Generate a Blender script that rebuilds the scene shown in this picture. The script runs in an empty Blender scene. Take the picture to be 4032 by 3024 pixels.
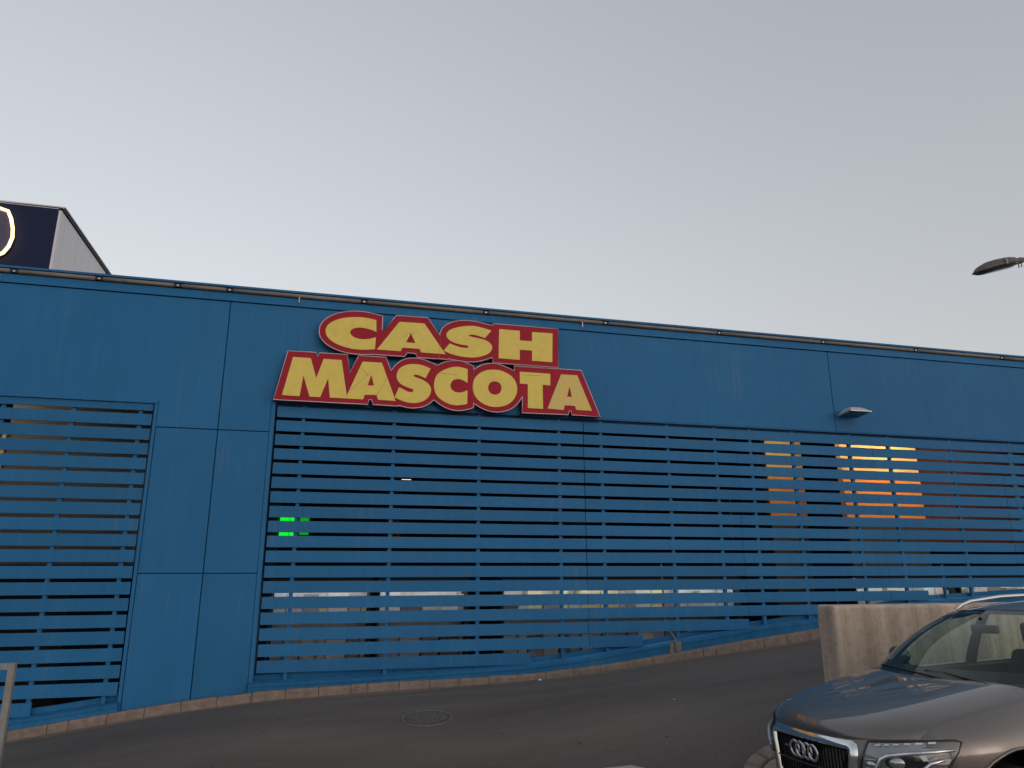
import bpy, bmesh, math, random
from mathutils import Vector, Matrix
random.seed(7)
R = math.radians
SC = bpy.context.scene
COL = SC.collection

# ------------------------------------------------------------------ camera
cam_d = bpy.data.cameras.new("camera")
cam = bpy.data.objects.new("camera", cam_d)
COL.objects.link(cam)
cam_d.sensor_fit = 'HORIZONTAL'
cam_d.sensor_width = 36.0
cam_d.lens = 36.0 * 2848.19 / 4032.0
cam_d.clip_end = 6000
CAM = Vector((0.0, -11.6984, 1.90))
yaw, pit, rol = 0.2547555, 0.2562481, -0.0022305
fw = Vector((math.sin(yaw) * math.cos(pit), math.cos(yaw) * math.cos(pit), math.sin(pit)))
rt = Vector((math.cos(yaw), -math.sin(yaw), 0))
up = rt.cross(fw)
rt2 = rt * math.cos(rol) + up * math.sin(rol)
up2 = -rt * math.sin(rol) + up * math.cos(rol)
M = Matrix((rt2, up2, -fw)).transposed().to_4x4()
M.translation = CAM
cam.matrix_world = M
SC.camera = cam

# ------------------------------------------------------------------ world, sun, exposure
SUN_EL, SUN_AZ = R(2.0), R(160.0)          # azimuth measured from +Y towards +X
world = bpy.data.worlds.new("World")
SC.world = world
world.use_nodes = True
wn = world.node_tree.nodes; wl = world.node_tree.links
wn.clear()
sky = wn.new('ShaderNodeTexSky'); sky.sky_type = 'NISHITA'
sky.sun_disc = False
sky.sun_elevation = SUN_EL
sky.sun_rotation = SUN_AZ
sky.air_density = 1.0; sky.dust_density = 3.0; sky.ozone_density = 1.0
hs = wn.new('ShaderNodeHueSaturation'); hs.inputs['Saturation'].default_value = 0.52
bg = wn.new('ShaderNodeBackground'); bg.inputs['Strength'].default_value = 0.15
gm = wn.new('ShaderNodeGamma'); gm.inputs['Gamma'].default_value = 0.65     # hazy dusk: the whole sky evenly flattened
tn = wn.new('ShaderNodeMix'); tn.data_type = 'RGBA'; tn.blend_type = 'MULTIPLY'; tn.inputs[0].default_value = 1.0
tn.inputs[7].default_value = (1.0, .962, .992, 1)
wo = wn.new('ShaderNodeOutputWorld')
wl.new(sky.outputs[0], hs.inputs['Color']); wl.new(hs.outputs[0], gm.inputs['Color']); wl.new(gm.outputs[0], tn.inputs[6]); wl.new(tn.outputs[2], bg.inputs['Color']); wl.new(bg.outputs[0], wo.inputs['Surface'])
sun_d = bpy.data.lights.new("sun", 'SUN')
sun_d.energy = 0.02; sun_d.angle = R(25); sun_d.color = (1.0, 0.93, 0.86)
sun = bpy.data.objects.new("sun", sun_d); COL.objects.link(sun)
sd = Vector((math.sin(SUN_AZ) * math.cos(SUN_EL), math.cos(SUN_AZ) * math.cos(SUN_EL), math.sin(SUN_EL)))
sun.rotation_euler = (-sd).to_track_quat('-Z', 'Y').to_euler()
sun.location = (-30, 20, 20)
SC.view_settings.view_transform = 'Standard'
SC.view_settings.look = 'None'
SC.view_settings.exposure = 2.20
SC.view_settings.gamma = 1.0
SC.view_settings.use_curve_mapping = False
SC.render.engine = 'CYCLES'
SC.cycles.max_bounces = 8
SC.cycles.use_denoising = True

# ------------------------------------------------------------------ helpers
def nmat(name):
    m = bpy.data.materials.new(name); m.use_nodes = True
    nt = m.node_tree; b = nt.nodes['Principled BSDF']
    return m, nt, b

def mat(name, col, rough=0.6, metal=0.0, var=0.0, scale=3.0, stretch=(1, 1, 1), bump=0.0, bscale=60.0,
        coat=0.0, emis=None, estr=0.0, col2=None, spec=None, trans=0.0):
    m, nt, b = nmat(name)
    L = nt.links; N = nt.nodes
    b.inputs['Base Color'].default_value = (*col, 1)
    b.inputs['Roughness'].default_value = rough
    b.inputs['Metallic'].default_value = metal
    b.inputs['Coat Weight'].default_value = coat
    b.inputs['Coat Roughness'].default_value = 0.04
    if spec is not None: b.inputs['Specular IOR Level'].default_value = spec
    if trans: b.inputs['Transmission Weight'].default_value = trans
    if emis:
        b.inputs['Emission Color'].default_value = (*emis, 1); b.inputs['Emission Strength'].default_value = estr
    if var > 0 or bump > 0:
        g = N.new('ShaderNodeNewGeometry')
        mp = N.new('ShaderNodeMapping'); mp.inputs['Scale'].default_value = stretch
        L.new(g.outputs['Position'], mp.inputs['Vector'])
    if var > 0:
        n1 = N.new('ShaderNodeTexNoise'); n1.inputs['Scale'].default_value = scale; n1.inputs['Detail'].default_value = 8
        n1.inputs['Roughness'].default_value = 0.62
        L.new(mp.outputs[0], n1.inputs['Vector'])
        cr = N.new('ShaderNodeValToRGB')
        cr.color_ramp.elements[0].position = 0.3; cr.color_ramp.elements[1].position = 0.7
        c2 = col2 if col2 else tuple(min(1, c * (1 + var)) for c in col)
        c1 = tuple(c * (1 - var) for c in col)
        cr.color_ramp.elements[0].color = (*c1, 1); cr.color_ramp.elements[1].color = (*c2, 1)
        L.new(n1.outputs['Fac'], cr.inputs['Fac']); L.new(cr.outputs[0], b.inputs['Base Color'])
    if bump > 0:
        n2 = N.new('ShaderNodeTexNoise'); n2.inputs['Scale'].default_value = bscale; n2.inputs['Detail'].default_value = 4
        L.new(mp.outputs[0], n2.inputs['Vector'])
        bp = N.new('ShaderNodeBump'); bp.inputs['Strength'].default_value = bump; bp.inputs['Distance'].default_value = 0.01
        L.new(n2.outputs['Fac'], bp.inputs['Height']); L.new(bp.outputs[0], b.inputs['Normal'])
    return m

def tag(o, label=None, cat=None, group=None, kind=None):
    if label: o['label'] = label
    if cat: o['category'] = cat
    if group: o['group'] = group
    if kind: o['kind'] = kind
    return o

def empty(name, loc=(0, 0, 0), label=None, cat=None, group=None):
    o = bpy.data.objects.new(name, None); COL.objects.link(o)
    o.location = loc; o.empty_display_size = 0.2
    return tag(o, label, cat, group)

def root_of(o):
    while o.parent: o = o.parent
    return o

class MB:
    """collects faces, then becomes ONE mesh object"""
    def __init__(s): s.v = []; s.f = []; s.m = []; s.mi = 0
    def add(s, vs, fs):
        k = len(s.v); s.v += [Vector(p) for p in vs]
        for f in fs: s.f.append([i + k for i in f]); s.m.append(s.mi)
        return s
    def box(s, x0, x1, y0, y1, z0, z1):
        vs = [(x, y, z) for z in (z0, z1) for y in (y0, y1) for x in (x0, x1)]
        return s.add(vs, [(0, 2, 3, 1), (4, 5, 7, 6), (0, 1, 5, 4), (2, 6, 7, 3), (0, 4, 6, 2), (1, 3, 7, 5)])
    def quad(s, *p): return s.add(p, [tuple(range(len(p)))])
    def prism(s, poly, axis, a, b):
        """poly list of 2-D points; axis 'y': poly=(x,z); 'x': (y,z); 'z': (x,y)"""
        def P(p, t):
            return (p[0], t, p[1]) if axis == 'y' else ((t, p[0], p[1]) if axis == 'x' else (p[0], p[1], t))
        n = len(poly)
        vs = [P(p, a) for p in poly] + [P(p, b) for p in poly]
        fs = [tuple(range(n)), tuple(range(2 * n - 1, n - 1, -1))] + [(i, i + n, (i + 1) % n + n, (i + 1) % n) for i in range(n)]
        return s.add(vs, fs)
    def tube(s, pts, r, n=8, closed=False, cap=True, sq=None):
        pts = [Vector(p) for p in pts]; m = len(pts); rings = []
        prev = None
        for i, p in enumerate(pts):
            if closed: t = (pts[(i + 1) % m] - pts[i - 1])
            else: t = (pts[min(i + 1, m - 1)] - pts[max(i - 1, 0)])
            if t.length < 1e-9: t = Vector((0, 0, 1))
            t.normalize()
            if prev is None:
                a = Vector((0, 0, 1)) if abs(t.z) < 0.9 else Vector((0, 1, 0))
                u = t.cross(a).normalized()
            else:
                u = (prev - t * prev.dot(t))
                u = u.normalized() if u.length > 1e-6 else t.orthogonal().normalized()
            prev = u; w = t.cross(u)
            rr = r[i] if isinstance(r, (list, tuple)) else r
            rings.append([p + (u * math.cos(2 * math.pi * k / n + (math.pi / n if sq else 0)) + w * math.sin(2 * math.pi * k / n + (math.pi / n if sq else 0))) * rr for k in range(n)])
        k0 = [q for rg in rings for q in rg]; fs = []
        last = m if closed else m - 1
        for i in range(last):
            j = (i + 1) % m
            for k in range(n): fs.append((i * n + k, i * n + (k + 1) % n, j * n + (k + 1) % n, j * n + k))
        if cap and not closed:
            fs.append(tuple(range(n - 1, -1, -1))); fs.append(tuple((m - 1) * n + k for k in range(n)))
        return s.add(k0, fs)
    def grid(s, rows, flip=False):
        """rows: list of equal-length point lists"""
        n = len(rows[0]); vs = [p for r in rows for p in r]; fs = []
        for i in range(len(rows) - 1):
            for j in range(n - 1):
                q = (i * n + j, i * n + j + 1, (i + 1) * n + j + 1, (i + 1) * n + j)
                fs.append(q[::-1] if flip else q)
        return s.add(vs, fs)
    def build(s, name, mats, parent=None, smooth=False, base=None, recalc=True, merge=0.0, sub=0, angle=None):
        me = bpy.data.meshes.new(name)
        off = Vector((0, 0, 0))
        if parent is not None and not root_of(parent).get('_local'): off = Vector(root_of(parent).location)
        if base is not None: off = Vector(base)
        me.from_pydata([tuple(p - off) for p in s.v], [], s.f)
        ml = mats if isinstance(mats, (list, tuple)) else [mats]
        for m in ml: me.materials.append(m)
        if len(ml) > 1:
            for p, i in zip(me.polygons, s.m): p.material_index = i
        if recalc or merge:
            bm = bmesh.new(); bm.from_mesh(me)
            if merge: bmesh.ops.remove_doubles(bm, verts=bm.verts, dist=merge)
            if recalc: bmesh.ops.recalc_face_normals(bm, faces=bm.faces)
            bm.to_mesh(me); bm.free()
        if smooth:
            for p in me.polygons: p.use_smooth = True
        me.update()
        o = bpy.data.objects.new(name, me); COL.objects.link(o)
        if parent is not None: o.parent = parent
        if base is not None: o.location = base
        if sub:
            md = o.modifiers.new("sub", 'SUBSURF'); md.levels = sub; md.render_levels = sub
        if angle is not None:
            md = o.modifiers.new("es", 'EDGE_SPLIT'); md.split_angle = R(angle)
        return o

def bevel(o, w, seg=2):
    md = o.modifiers.new("bev", 'BEVEL'); md.width = w; md.segments = seg; md.limit_method = 'ANGLE'
    return o

def interp(tab, x):
    if x <= tab[0][0]: return tab[0][1]
    for (a, b), (c, d) in zip(tab, tab[1:]):
        if x <= c: return b + (d - b) * (x - a) / (c - a)
    return tab[-1][1]
def sst(a, b, x):
    t = max(0, min(1, (x - a) / (b - a))); return t * t * (3 - 2 * t)

def unproj(px, py, Y):
    d = rt2 * ((px - 2016) / 2848.19) + up2 * ((1512 - py) / 2848.19) + fw
    t = (Y - CAM.y) / d.y
    return CAM + d * t

# ------------------------------------------------------------------ materials
def blue_paint(name, col, streak=0.10, r0=0.5, r1=0.68):
    m, nt, b = nmat(name); N = nt.nodes; L = nt.links
    g = N.new('ShaderNodeNewGeometry')
    mp = N.new('ShaderNodeMapping'); mp.inputs['Scale'].default_value = (5.0, 5.0, 0.35)
    mp2 = N.new('ShaderNodeMapping'); mp2.inputs['Scale'].default_value = (0.5, 0.5, 0.6)
    L.new(g.outputs['Position'], mp.inputs['Vector']); L.new(g.outputs['Position'], mp2.inputs['Vector'])
    a = N.new('ShaderNodeTexNoise'); a.inputs['Scale'].default_value = 1.6; a.inputs['Detail'].default_value = 9; a.inputs['Roughness'].default_value = 0.65
    c = N.new('ShaderNodeTexNoise'); c.inputs['Scale'].default_value = 1.5; c.inputs['Detail'].default_value = 6
    L.new(mp.outputs[0], a.inputs['Vector']); L.new(mp2.outputs[0], c.inputs['Vector'])
    mx = N.new('ShaderNodeMath'); mx.operation = 'ADD'
    L.new(a.outputs['Fac'], mx.inputs[0]); L.new(c.outputs['Fac'], mx.inputs[1])
    cr = N.new('ShaderNodeValToRGB')
    cr.color_ramp.elements[0].position = 0.35; cr.color_ramp.elements[1].position = 0.68
    hf = N.new('ShaderNodeMath'); hf.operation = 'MULTIPLY'; hf.inputs[1].default_value = 0.5
    L.new(mx.outputs[0], hf.inputs[0]); L.new(hf.outputs[0], cr.inputs['Fac'])
    cr.color_ramp.elements[0].color = (*[x * (1 - streak) for x in col], 1)
    cr.color_ramp.elements[1].color = (*[x * (1 + streak) + 0.006 for x in col], 1)
    # thin pale run-off streaks and a small tone shift from piece to piece
    mp3 = N.new('ShaderNodeMapping'); mp3.inputs['Scale'].default_value = (11.0, 11.0, 0.45)
    L.new(g.outputs['Position'], mp3.inputs['Vector'])
    d = N.new('ShaderNodeTexNoise'); d.inputs['Scale'].default_value = 1.0; d.inputs['Detail'].default_value = 5; d.inputs['Roughness'].default_value = 0.55
    L.new(mp3.outputs[0], d.inputs['Vector'])
    st = N.new('ShaderNodeMapRange'); st.inputs['From Min'].default_value = 0.57; st.inputs['From Max'].default_value = 0.76; st.inputs['To Max'].default_value = 0.42
    L.new(d.outputs['Fac'], st.inputs['Value'])
    pm = N.new('ShaderNodeMath'); pm.operation = 'MULTIPLY'; L.new(st.outputs[0], pm.inputs[0])
    pr = N.new('ShaderNodeMapRange'); pr.inputs['From Min'].default_value = 0.45; pr.inputs['From Max'].default_value = 0.62; L.new(c.outputs['Fac'], pr.inputs['Value']); L.new(pr.outputs[0], pm.inputs[1])
    mxs = N.new('ShaderNodeMix'); mxs.data_type = 'RGBA'; mxs.inputs[7].default_value = (0.13, 0.20, 0.27, 1)
    L.new(pm.outputs[0], mxs.inputs[0]); L.new(cr.outputs[0], mxs.inputs[6])
    oi = N.new('ShaderNodeObjectInfo'); om = N.new('ShaderNodeMapRange'); om.inputs['To Min'].default_value = 0.92; om.inputs['To Max'].default_value = 1.07
    L.new(oi.outputs['Random'], om.inputs['Value'])
    hv = N.new('ShaderNodeHueSaturation'); L.new(om.outputs[0], hv.inputs['Value']); L.new(mxs.outputs[2], hv.inputs['Color'])
    L.new(hv.outputs[0], b.inputs['Base Color'])
    b.inputs['Specular IOR Level'].default_value = 0.2
    rr = N.new('ShaderNodeMapRange'); rr.inputs['To Min'].default_value = r0; rr.inputs['To Max'].default_value = r1
    L.new(a.outputs['Fac'], rr.inputs['Value']); L.new(rr.outputs[0], b.inputs['Roughness'])
    bp = N.new('ShaderNodeBump'); bp.inputs['Strength'].default_value = 0.04; bp.inputs['Distance'].default_value = 0.02
    L.new(c.outputs['Fac'], bp.inputs['Height']); L.new(bp.outputs[0], b.inputs['Normal'])
    return m

BLUE = (0.014, 0.134, 0.312)
M_panel = blue_paint("blue_panel", BLUE, 0.07)
M_slat = blue_paint("blue_slat", BLUE, 0.09)
M_plinth = blue_paint("blue_plinth", (0.015, 0.136, 0.310), 0.20, .75, .9)
M_back = mat("wall_core", (0.008, 0.045, 0.10), 0.9)
M_dark = mat("interior_dark", (0.03, 0.03, 0.032), 0.9, var=0.3, scale=1.2)
M_beige = mat("beige_tube", (0.20, 0.17, 0.145), 0.5, var=0.15, scale=5)
M_black = mat("black_rubber", (0.012, 0.012, 0.013), 0.6)
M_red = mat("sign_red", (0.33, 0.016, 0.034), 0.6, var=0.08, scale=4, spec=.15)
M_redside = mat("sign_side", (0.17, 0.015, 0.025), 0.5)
M_trim = mat("sign_trim", (0.58, 0.45, 0.47), 0.5, var=0.1, scale=30)
M_yel = mat("sign_yellow", (0.73, 0.60, 0.145), 0.6, var=0.06, scale=9, spec=.15)
M_kerb = mat("kerb_concrete", (0.20, 0.165, 0.14), 0.9, var=0.28, scale=9, bump=0.5, bscale=90)
M_alu = mat("grey_metal", (0.45, 0.45, 0.44), 0.4, 0.6, var=0.1, scale=20)
M_galv = mat("galvanised", (0.22, 0.225, 0.22), 0.6, 0.1, var=0.2, scale=16)
M_white = mat("white_metal", (0.62, 0.64, 0.68), 0.4, var=0.03)
M_navy = mat("navy_panel", (0.009, 0.017, 0.056), 0.5, var=0.06, scale=2, spec=.15)
M_neon = mat("lit_outline", (1, 0.8, 0.5), 0.5, emis=(1.0, 0.66, 0.27), estr=0.62)
M_litter = mat("white_litter", (0.7, 0.7, 0.68), 0.8)

# concrete wall: stains running down from the top
def concrete():
    m, nt, b = nmat("stained_concrete"); N = nt.nodes; L = nt.links
    g = N.new('ShaderNodeNewGeometry')
    mp = N.new('ShaderNodeMapping'); mp.inputs['Scale'].default_value = (3.6, 3.6, 0.14)
    L.new(g.outputs['Position'], mp.inputs['Vector'])
    a = N.new('ShaderNodeTexNoise'); a.inputs['Scale'].default_value = 1.5; a.inputs['Detail'].default_value = 7; a.inputs['Roughness'].default_value = 0.6
    L.new(mp.outputs[0], a.inputs['Vector'])
    c = N.new('ShaderNodeTexNoise'); c.inputs['Scale'].default_value = 14; c.inputs['Detail'].default_value = 8; c.inputs['Roughness'].default_value = 0.7
    L.new(g.outputs['Position'], c.inputs['Vector'])
    cr = N.new('ShaderNodeValToRGB'); e = cr.color_ramp.elements
    e[0].position = 0.36; e[0].color = (0.35, 0.275, 0.22, 1); e[1].position = 0.62; e[1].color = (0.57, 0.47, 0.385, 1)
    L.new(a.outputs['Fac'], cr.inputs['Fac'])
    cr2 = N.new('ShaderNodeValToRGB'); e = cr2.color_ramp.elements
    e[0].position = 0.28; e[0].color = (0.74, 0.72, 0.70, 1); e[1].position = 0.56; e[1].color = (1, 1, 1, 1)
    L.new(c.outputs['Fac'], cr2.inputs['Fac'])
    mx = N.new('ShaderNodeMix'); mx.data_type = 'RGBA'; mx.blend_type = 'MULTIPLY'; mx.inputs[0].default_value = 1
    L.new(cr.outputs[0], mx.inputs[6]); L.new(cr2.outputs[0], mx.inputs[7]); L.new(mx.outputs[2], b.inputs['Base Color'])
    b.inputs['Roughness'].default_value = 0.9
    bp = N.new('ShaderNodeBump'); bp.inputs['Strength'].default_value = 0.35; bp.inputs['Distance'].default_value = 0.015
    L.new(c.outputs['Fac'], bp.inputs['Height']); L.new(bp.outputs[0], b.inputs['Normal'])
    return m
M_conc = concrete()

def asphalt():
    m, nt, b = nmat("worn_asphalt"); N = nt.nodes; L = nt.links
    g = N.new('ShaderNodeNewGeometry')
    big = N.new('ShaderNodeTexNoise'); big.inputs['Scale'].default_value = 0.55; big.inputs['Detail'].default_value = 6; big.inputs['Roughness'].default_value = 0.6
    mp = N.new('ShaderNodeMapping'); mp.inputs['Scale'].default_value = (0.35, 1.5, 1); mp.inputs['Rotation'].default_value = (0, 0, R(8))
    L.new(g.outputs['Position'], mp.inputs['Vector']); L.new(mp.outputs[0], big.inputs['Vector'])
    fine = N.new('ShaderNodeTexNoise'); fine.inputs['Scale'].default_value = 55; fine.inputs['Detail'].default_value = 5; fine.inputs['Roughness'].default_value = 0.75
    L.new(g.outputs['Position'], fine.inputs['Vector'])
    vor = N.new('ShaderNodeTexVoronoi'); vor.inputs['Scale'].default_value = 2.2
    L.new(g.outputs['Position'], vor.inputs['Vector'])
    cr = N.new('ShaderNodeValToRGB'); e = cr.color_ramp.elements
    e[0].position = 0.32; e[0].color = (0.090, 0.079, 0.070, 1); e[1].position = 0.68; e[1].color = (0.150, 0.133, 0.118, 1)
    L.new(big.outputs['Fac'], cr.inputs['Fac'])
    cr2 = N.new('ShaderNodeValToRGB'); e = cr2.color_ramp.elements
    e[0].position = 0.30; e[0].color = (0.62, 0.62, 0.62, 1); e[1].position = 0.72; e[1].color = (1.25, 1.22, 1.2, 1)
    L.new(fine.outputs['Fac'], cr2.inputs['Fac'])
    mx = N.new('ShaderNodeMix'); mx.data_type = 'RGBA'; mx.blend_type = 'MULTIPLY'; mx.inputs[0].default_value = 1
    L.new(cr.outputs[0], mx.inputs[6]); L.new(cr2.outputs[0], mx.inputs[7])
    # small dark spots (oil, chewing gum)
    sp = N.new('ShaderNodeValToRGB'); e = sp.color_ramp.elements
    e[0].position = 0.035; e[0].color = (0.45, 0.45, 0.45, 1); e[1].position = 0.06; e[1].color = (1, 1, 1, 1)
    L.new(vor.outputs['Distance'], sp.inputs['Fac'])
    mx2 = N.new('ShaderNodeMix'); mx2.data_type = 'RGBA'; mx2.blend_type = 'MULTIPLY'; mx2.inputs[0].default_value = 1
    L.new(mx.outputs[2], mx2.inputs[6]); L.new(sp.outputs[0], mx2.inputs[7]); L.new(mx2.outputs[2], b.inputs['Base Color'])
    b.inputs['Roughness'].default_value = 0.82
    bp = N.new('ShaderNodeBump'); bp.inputs['Strength'].default_value = 0.5; bp.inputs['Distance'].default_value = 0.006
    L.new(fine.outputs['Fac'], bp.inputs['Height']); L.new(bp.outputs[0], b.inputs['Normal'])
    return m
M_road = asphalt()

# ------------------------------------------------------------------ ground
ZK = [(-12, -1.0), (-9, -.72), (-6, -.43), (-3.69, -.171), (-2.45, -.006), (-1.556, .095), (-.667, .177), (.715, .228),
      (1.63, .254), (3.1, .296), (4.0, .355), (4.68, .419), (7.34, .67), (8.42, .787), (11.1, 1.07), (13.3, 1.18), (20, 1.5)]
def zk(x): return interp(ZK, x)
def zn(x, y):
    return -.018 + .035 * (max(-7, min(10, x)) - 4.3) - .035 * (max(-9, min(-5, y)) + 6.85)
def gz(x, y):
    if y > 0.03: return -1.3
    ya = -1.0 - 3.2 * sst(1.5, 5.6, x)
    w = sst(ya, -5.6, y) if y > -5.6 else 1.0
    w = 0.0 if y >= ya else sst(0, 1, (ya - y) / (ya + 5.6))
    return zk(x) * (1 - w) + zn(x, y) * w

xs = [-3000, -800, -200, -60, -30, -20] + [-14 + i * 0.4 for i in range(90)] + [25, 32, 45, 80, 200, 800, 3000]
ys = [-3000, -800, -200, -60, -30, -20, -15] + [-12 + i * 0.4 for i in range(30)] + [0.0, 0.02, 0.06, 4, 20, 60, 200, 800, 3000]
MB().grid([[(x, y, gz(x, y)) for x in xs] for y in ys]).build("road", M_road, smooth=False)
tag(bpy.data.objects["road"], kind="structure")

# dusty gutter along the kerb, a sheet 4 mm above the asphalt
def dust():
    m, nt, b = nmat("gutter_dust"); N = nt.nodes; L = nt.links
    g = N.new('ShaderNodeNewGeometry')
    a = N.new('ShaderNodeTexNoise'); a.inputs['Scale'].default_value = 7; a.inputs['Detail'].default_value = 8; a.inputs['Roughness'].default_value = 0.7
    mp = N.new('ShaderNodeMapping'); mp.inputs['Scale'].default_value = (0.5, 1.6, 1)
    L.new(g.outputs['Position'], mp.inputs['Vector']); L.new(mp.outputs[0], a.inputs['Vector'])
    cr = N.new('ShaderNodeValToRGB'); e = cr.color_ramp.elements
    e[0].position = 0.3; e[0].color = (0.12, 0.10, 0.085, 1); e[1].position = 0.7; e[1].color = (0.185, 0.15, 0.125, 1)
    L.new(a.outputs['Fac'], cr.inputs['Fac']); L.new(cr.outputs[0], b.inputs['Base Color'])
    b.inputs['Roughness'].default_value = 0.95
    return m
M_dust = dust()
def road_z(x, y):
    i = max(k for k in range(len(xs) - 1) if xs[k] <= x); j = max(k for k in range(len(ys) - 1) if ys[k] <= y)
    u = (x - xs[i]) / (xs[i + 1] - xs[i]); v = (y - ys[j]) / (ys[j + 1] - ys[j])
    return (gz(xs[i], ys[j]) * (1 - u) * (1 - v) + gz(xs[i + 1], ys[j]) * u * (1 - v) + gz(xs[i], ys[j + 1]) * (1 - u) * v + gz(xs[i + 1], ys[j + 1]) * u * v)
rows = [[], []]
x = -13.2
while x < 20:
    wv = 0.20 + 0.06 * math.sin(x * 1.7) + 0.05 * random.random()
    rows[0].append((x, -.25 - wv, road_z(x, -.25 - wv) + .0035)); rows[1].append((x, -.25, road_z(x, -.25) + .005))
    x += 0.2
tag(MB().grid(rows).build("gutter", M_dust), kind="structure")

# ------------------------------------------------------------------ kerb along the facade
ZT = [(-12, -.86), (-6, -.30), (-3.71, -.045), (-2.452, .126), (-1.593, .228), (-.822, .298), (-.23, .325), (1.165, .366), (3.108, .40),
      (3.764, .435), (4.679, .525), (5.805, .65), (7.008, .80), (8.413, .957), (11.1, 1.24), (13.3, 1.35), (20, 1.66)]
def zt(x): return interp(ZT, x)
kerb = empty("kerb", (0, -.18, 0)); tag(kerb, kind="structure")
x = -8.05; first = True
while x < 15:
    ln = 0.452 if random.random() > 0.12 else 0.24
    x2 = x + ln; g = 0.006
    dz = random.uniform(-.004, .006); dy = random.uniform(-.006, .006)
    a, b_ = x + g, x2 - g
    mb = MB()
    y0, y1 = -.25 + dy, -.112
    prof = lambda X: [(X, y1, zt(X) + dz - .015), (X, y0 + .02, zt(X) + dz - .012), (X, y0, zt(X) + dz - .032), (X, y0 - .004, zk(X) - .12), (X, y1, zk(X) - .12)]
    P, Q = prof(a), prof(b_); n = 5
    mb.add(P + Q, [tuple(range(n)), tuple(range(2 * n - 1, n - 1, -1))] + [(i, i + n, (i + 1) % n + n, (i + 1) % n) for i in range(n)])
    mb.build("kerbstone", M_kerb, kerb)
    x = x2
# mortar bed seen in the joints
rows = [[(X, -.238, zk(X) - .05) for X in [-8 + i * .5 for i in range(47)]], [(X, -.238, zt(X) - .03) for X in [-8 + i * .5 for i in range(47)]], [(X, -.12, zt(X) - .028) for X in [-8 + i * .5 for i in range(47)]]]
MB().grid(rows).build("mortar_bed", mat("mortar", (0.13, .11, .095), .95, var=.3, scale=20), kerb)

# ------------------------------------------------------------------ the blue warehouse
bld = empty("warehouse", (-2.5, 0, -.2), "long blue clad warehouse with slatted window bays beside the ramp", "building")
ZS0, PIT, SH = 4.29, 0.222, 0.170
XL, XR = -12.0, 19.2
PF = -0.012                                   # panel front face
def panel(poly, y0=PF, y1=0.045, name="wall_panel", m=None):
    mb = MB().prism(poly, 'y', y0, y1)
    return bevel(mb.build(name, m or M_panel, bld), 0.004, 1)
g = 0.006
panel([(XL, 4.425), (-2.495, 4.425), (-2.495, 4.045 + g), (-1.62 - g, 4.045 + g), (-1.62 - g, 6.13), (XL, 6.13)])
panel([(-1.62 + g, 4.045 + g), (-.872, 4.045 + g), (-.872, 4.535), (9.49 - g, 4.535), (9.49 - g, 6.13), (-1.62 + g, 6.13)])
panel([(9.49 + g, 4.535), (XR, 4.535), (XR, 6.13), (9.49 + g, 6.13)])
for (a, b_) in ((-2.49, -1.62 - g), (-1.62 + g, -.872)):
    panel([(a, 1.912 + g), (b_, 1.912 + g), (b_, 4.045 - g), (a, 4.045 - g)])
    panel([(a, zt(a) - .2), (b_, zt(b_) - .2), (b_, 1.912 - g), (a, 1.912 - g)])
# backing behind the joints
MB().box(XL, XR, .05, .12, 4.47, 6.2).build("lintel_wall", M_back, bld)
MB().box(-2.52, -.80, .05, .3, -.6, 4.465).build("pier_core", M_back, bld)
# jamb and head flashings round the bays
def strip(x0, x1, z0, z1, y0=-.02, y1=.04, name="flashing"):
    return bevel(MB().box(x0, x1, y0, y1, z0, z1).build(name, M_slat, bld), .003, 1)
strip(-2.545, -2.497, .0, 4.415)
strip(-.868, -.805, zt(-.83) + .03, 4.53)
strip(XL, -2.50, 4.402, 4.447, -.032, .04)
MB().box(-.80, XR, -.016, .05, 4.512, 4.531).build("flashing", M_slat, bld)
# pale blue lintel seen in the slot over the top slat
MB().box(-.80, XR, .10, .14, 4.40, 4.51).build("lintel", M_slat, bld)
MB().box(XL, -2.55, .10, .14, 4.36, 4.44).build("lintel", M_slat, bld)

# fascia, light tube, coping
MB().add([(XL, -.035, 6.142), (XR, -.035, 6.142), (XR, -.012, 6.282), (XL, -.012, 6.282), (XL, .04, 6.142), (XR, .04, 6.142), (XR, .04, 6.282), (XL, .04, 6.282)],
         [(0, 1, 2, 3), (4, 7, 6, 5), (0, 4, 5, 1), (3, 2, 6, 7), (0, 3, 7, 4), (1, 5, 6, 2)]).build("fascia", M_slat, bld)
cop = MB(); cop.box(XL, XR, -.05, .16, 6.368, 6.402); cop.build("coping", M_panel, bld)
MB().box(XL, XR, .0, .12, 6.283, 6.366).build("coping_upstand", M_back, bld)
bx = [-11.2, -10.1, -9, -7.9, -6.9, -5.8, -4.70, -3.545, -2.42, -1.65, .473, 2.566, 4.797, 7.107, 9.4, 11.6, 13.8, 16]
prev = XL
for xb in bx + [XR]:
    tb = MB().tube([(prev + .06, -.03, 6.322), (xb - .06, -.03, 6.322)], .034, 10).build("light_tube", M_beige, bld, smooth=True)
    prev = xb
for xb in bx:
    b0 = MB().box(xb - .058, xb + .058, -.05, .0, 6.296, 6.345).build("bracket", M_black, bld)
    MB().box(xb - .014, xb + .016, -.056, -.0505, 6.305, 6.33).build("bracket_screw", M_alu, b0)
for xc in (-.57, 4.35, -6.2):
    MB().box(xc - .006, xc + .006, -.06, -.036, 6.20, 6.30).build("cable_clip", M_litter, bld)

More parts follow.
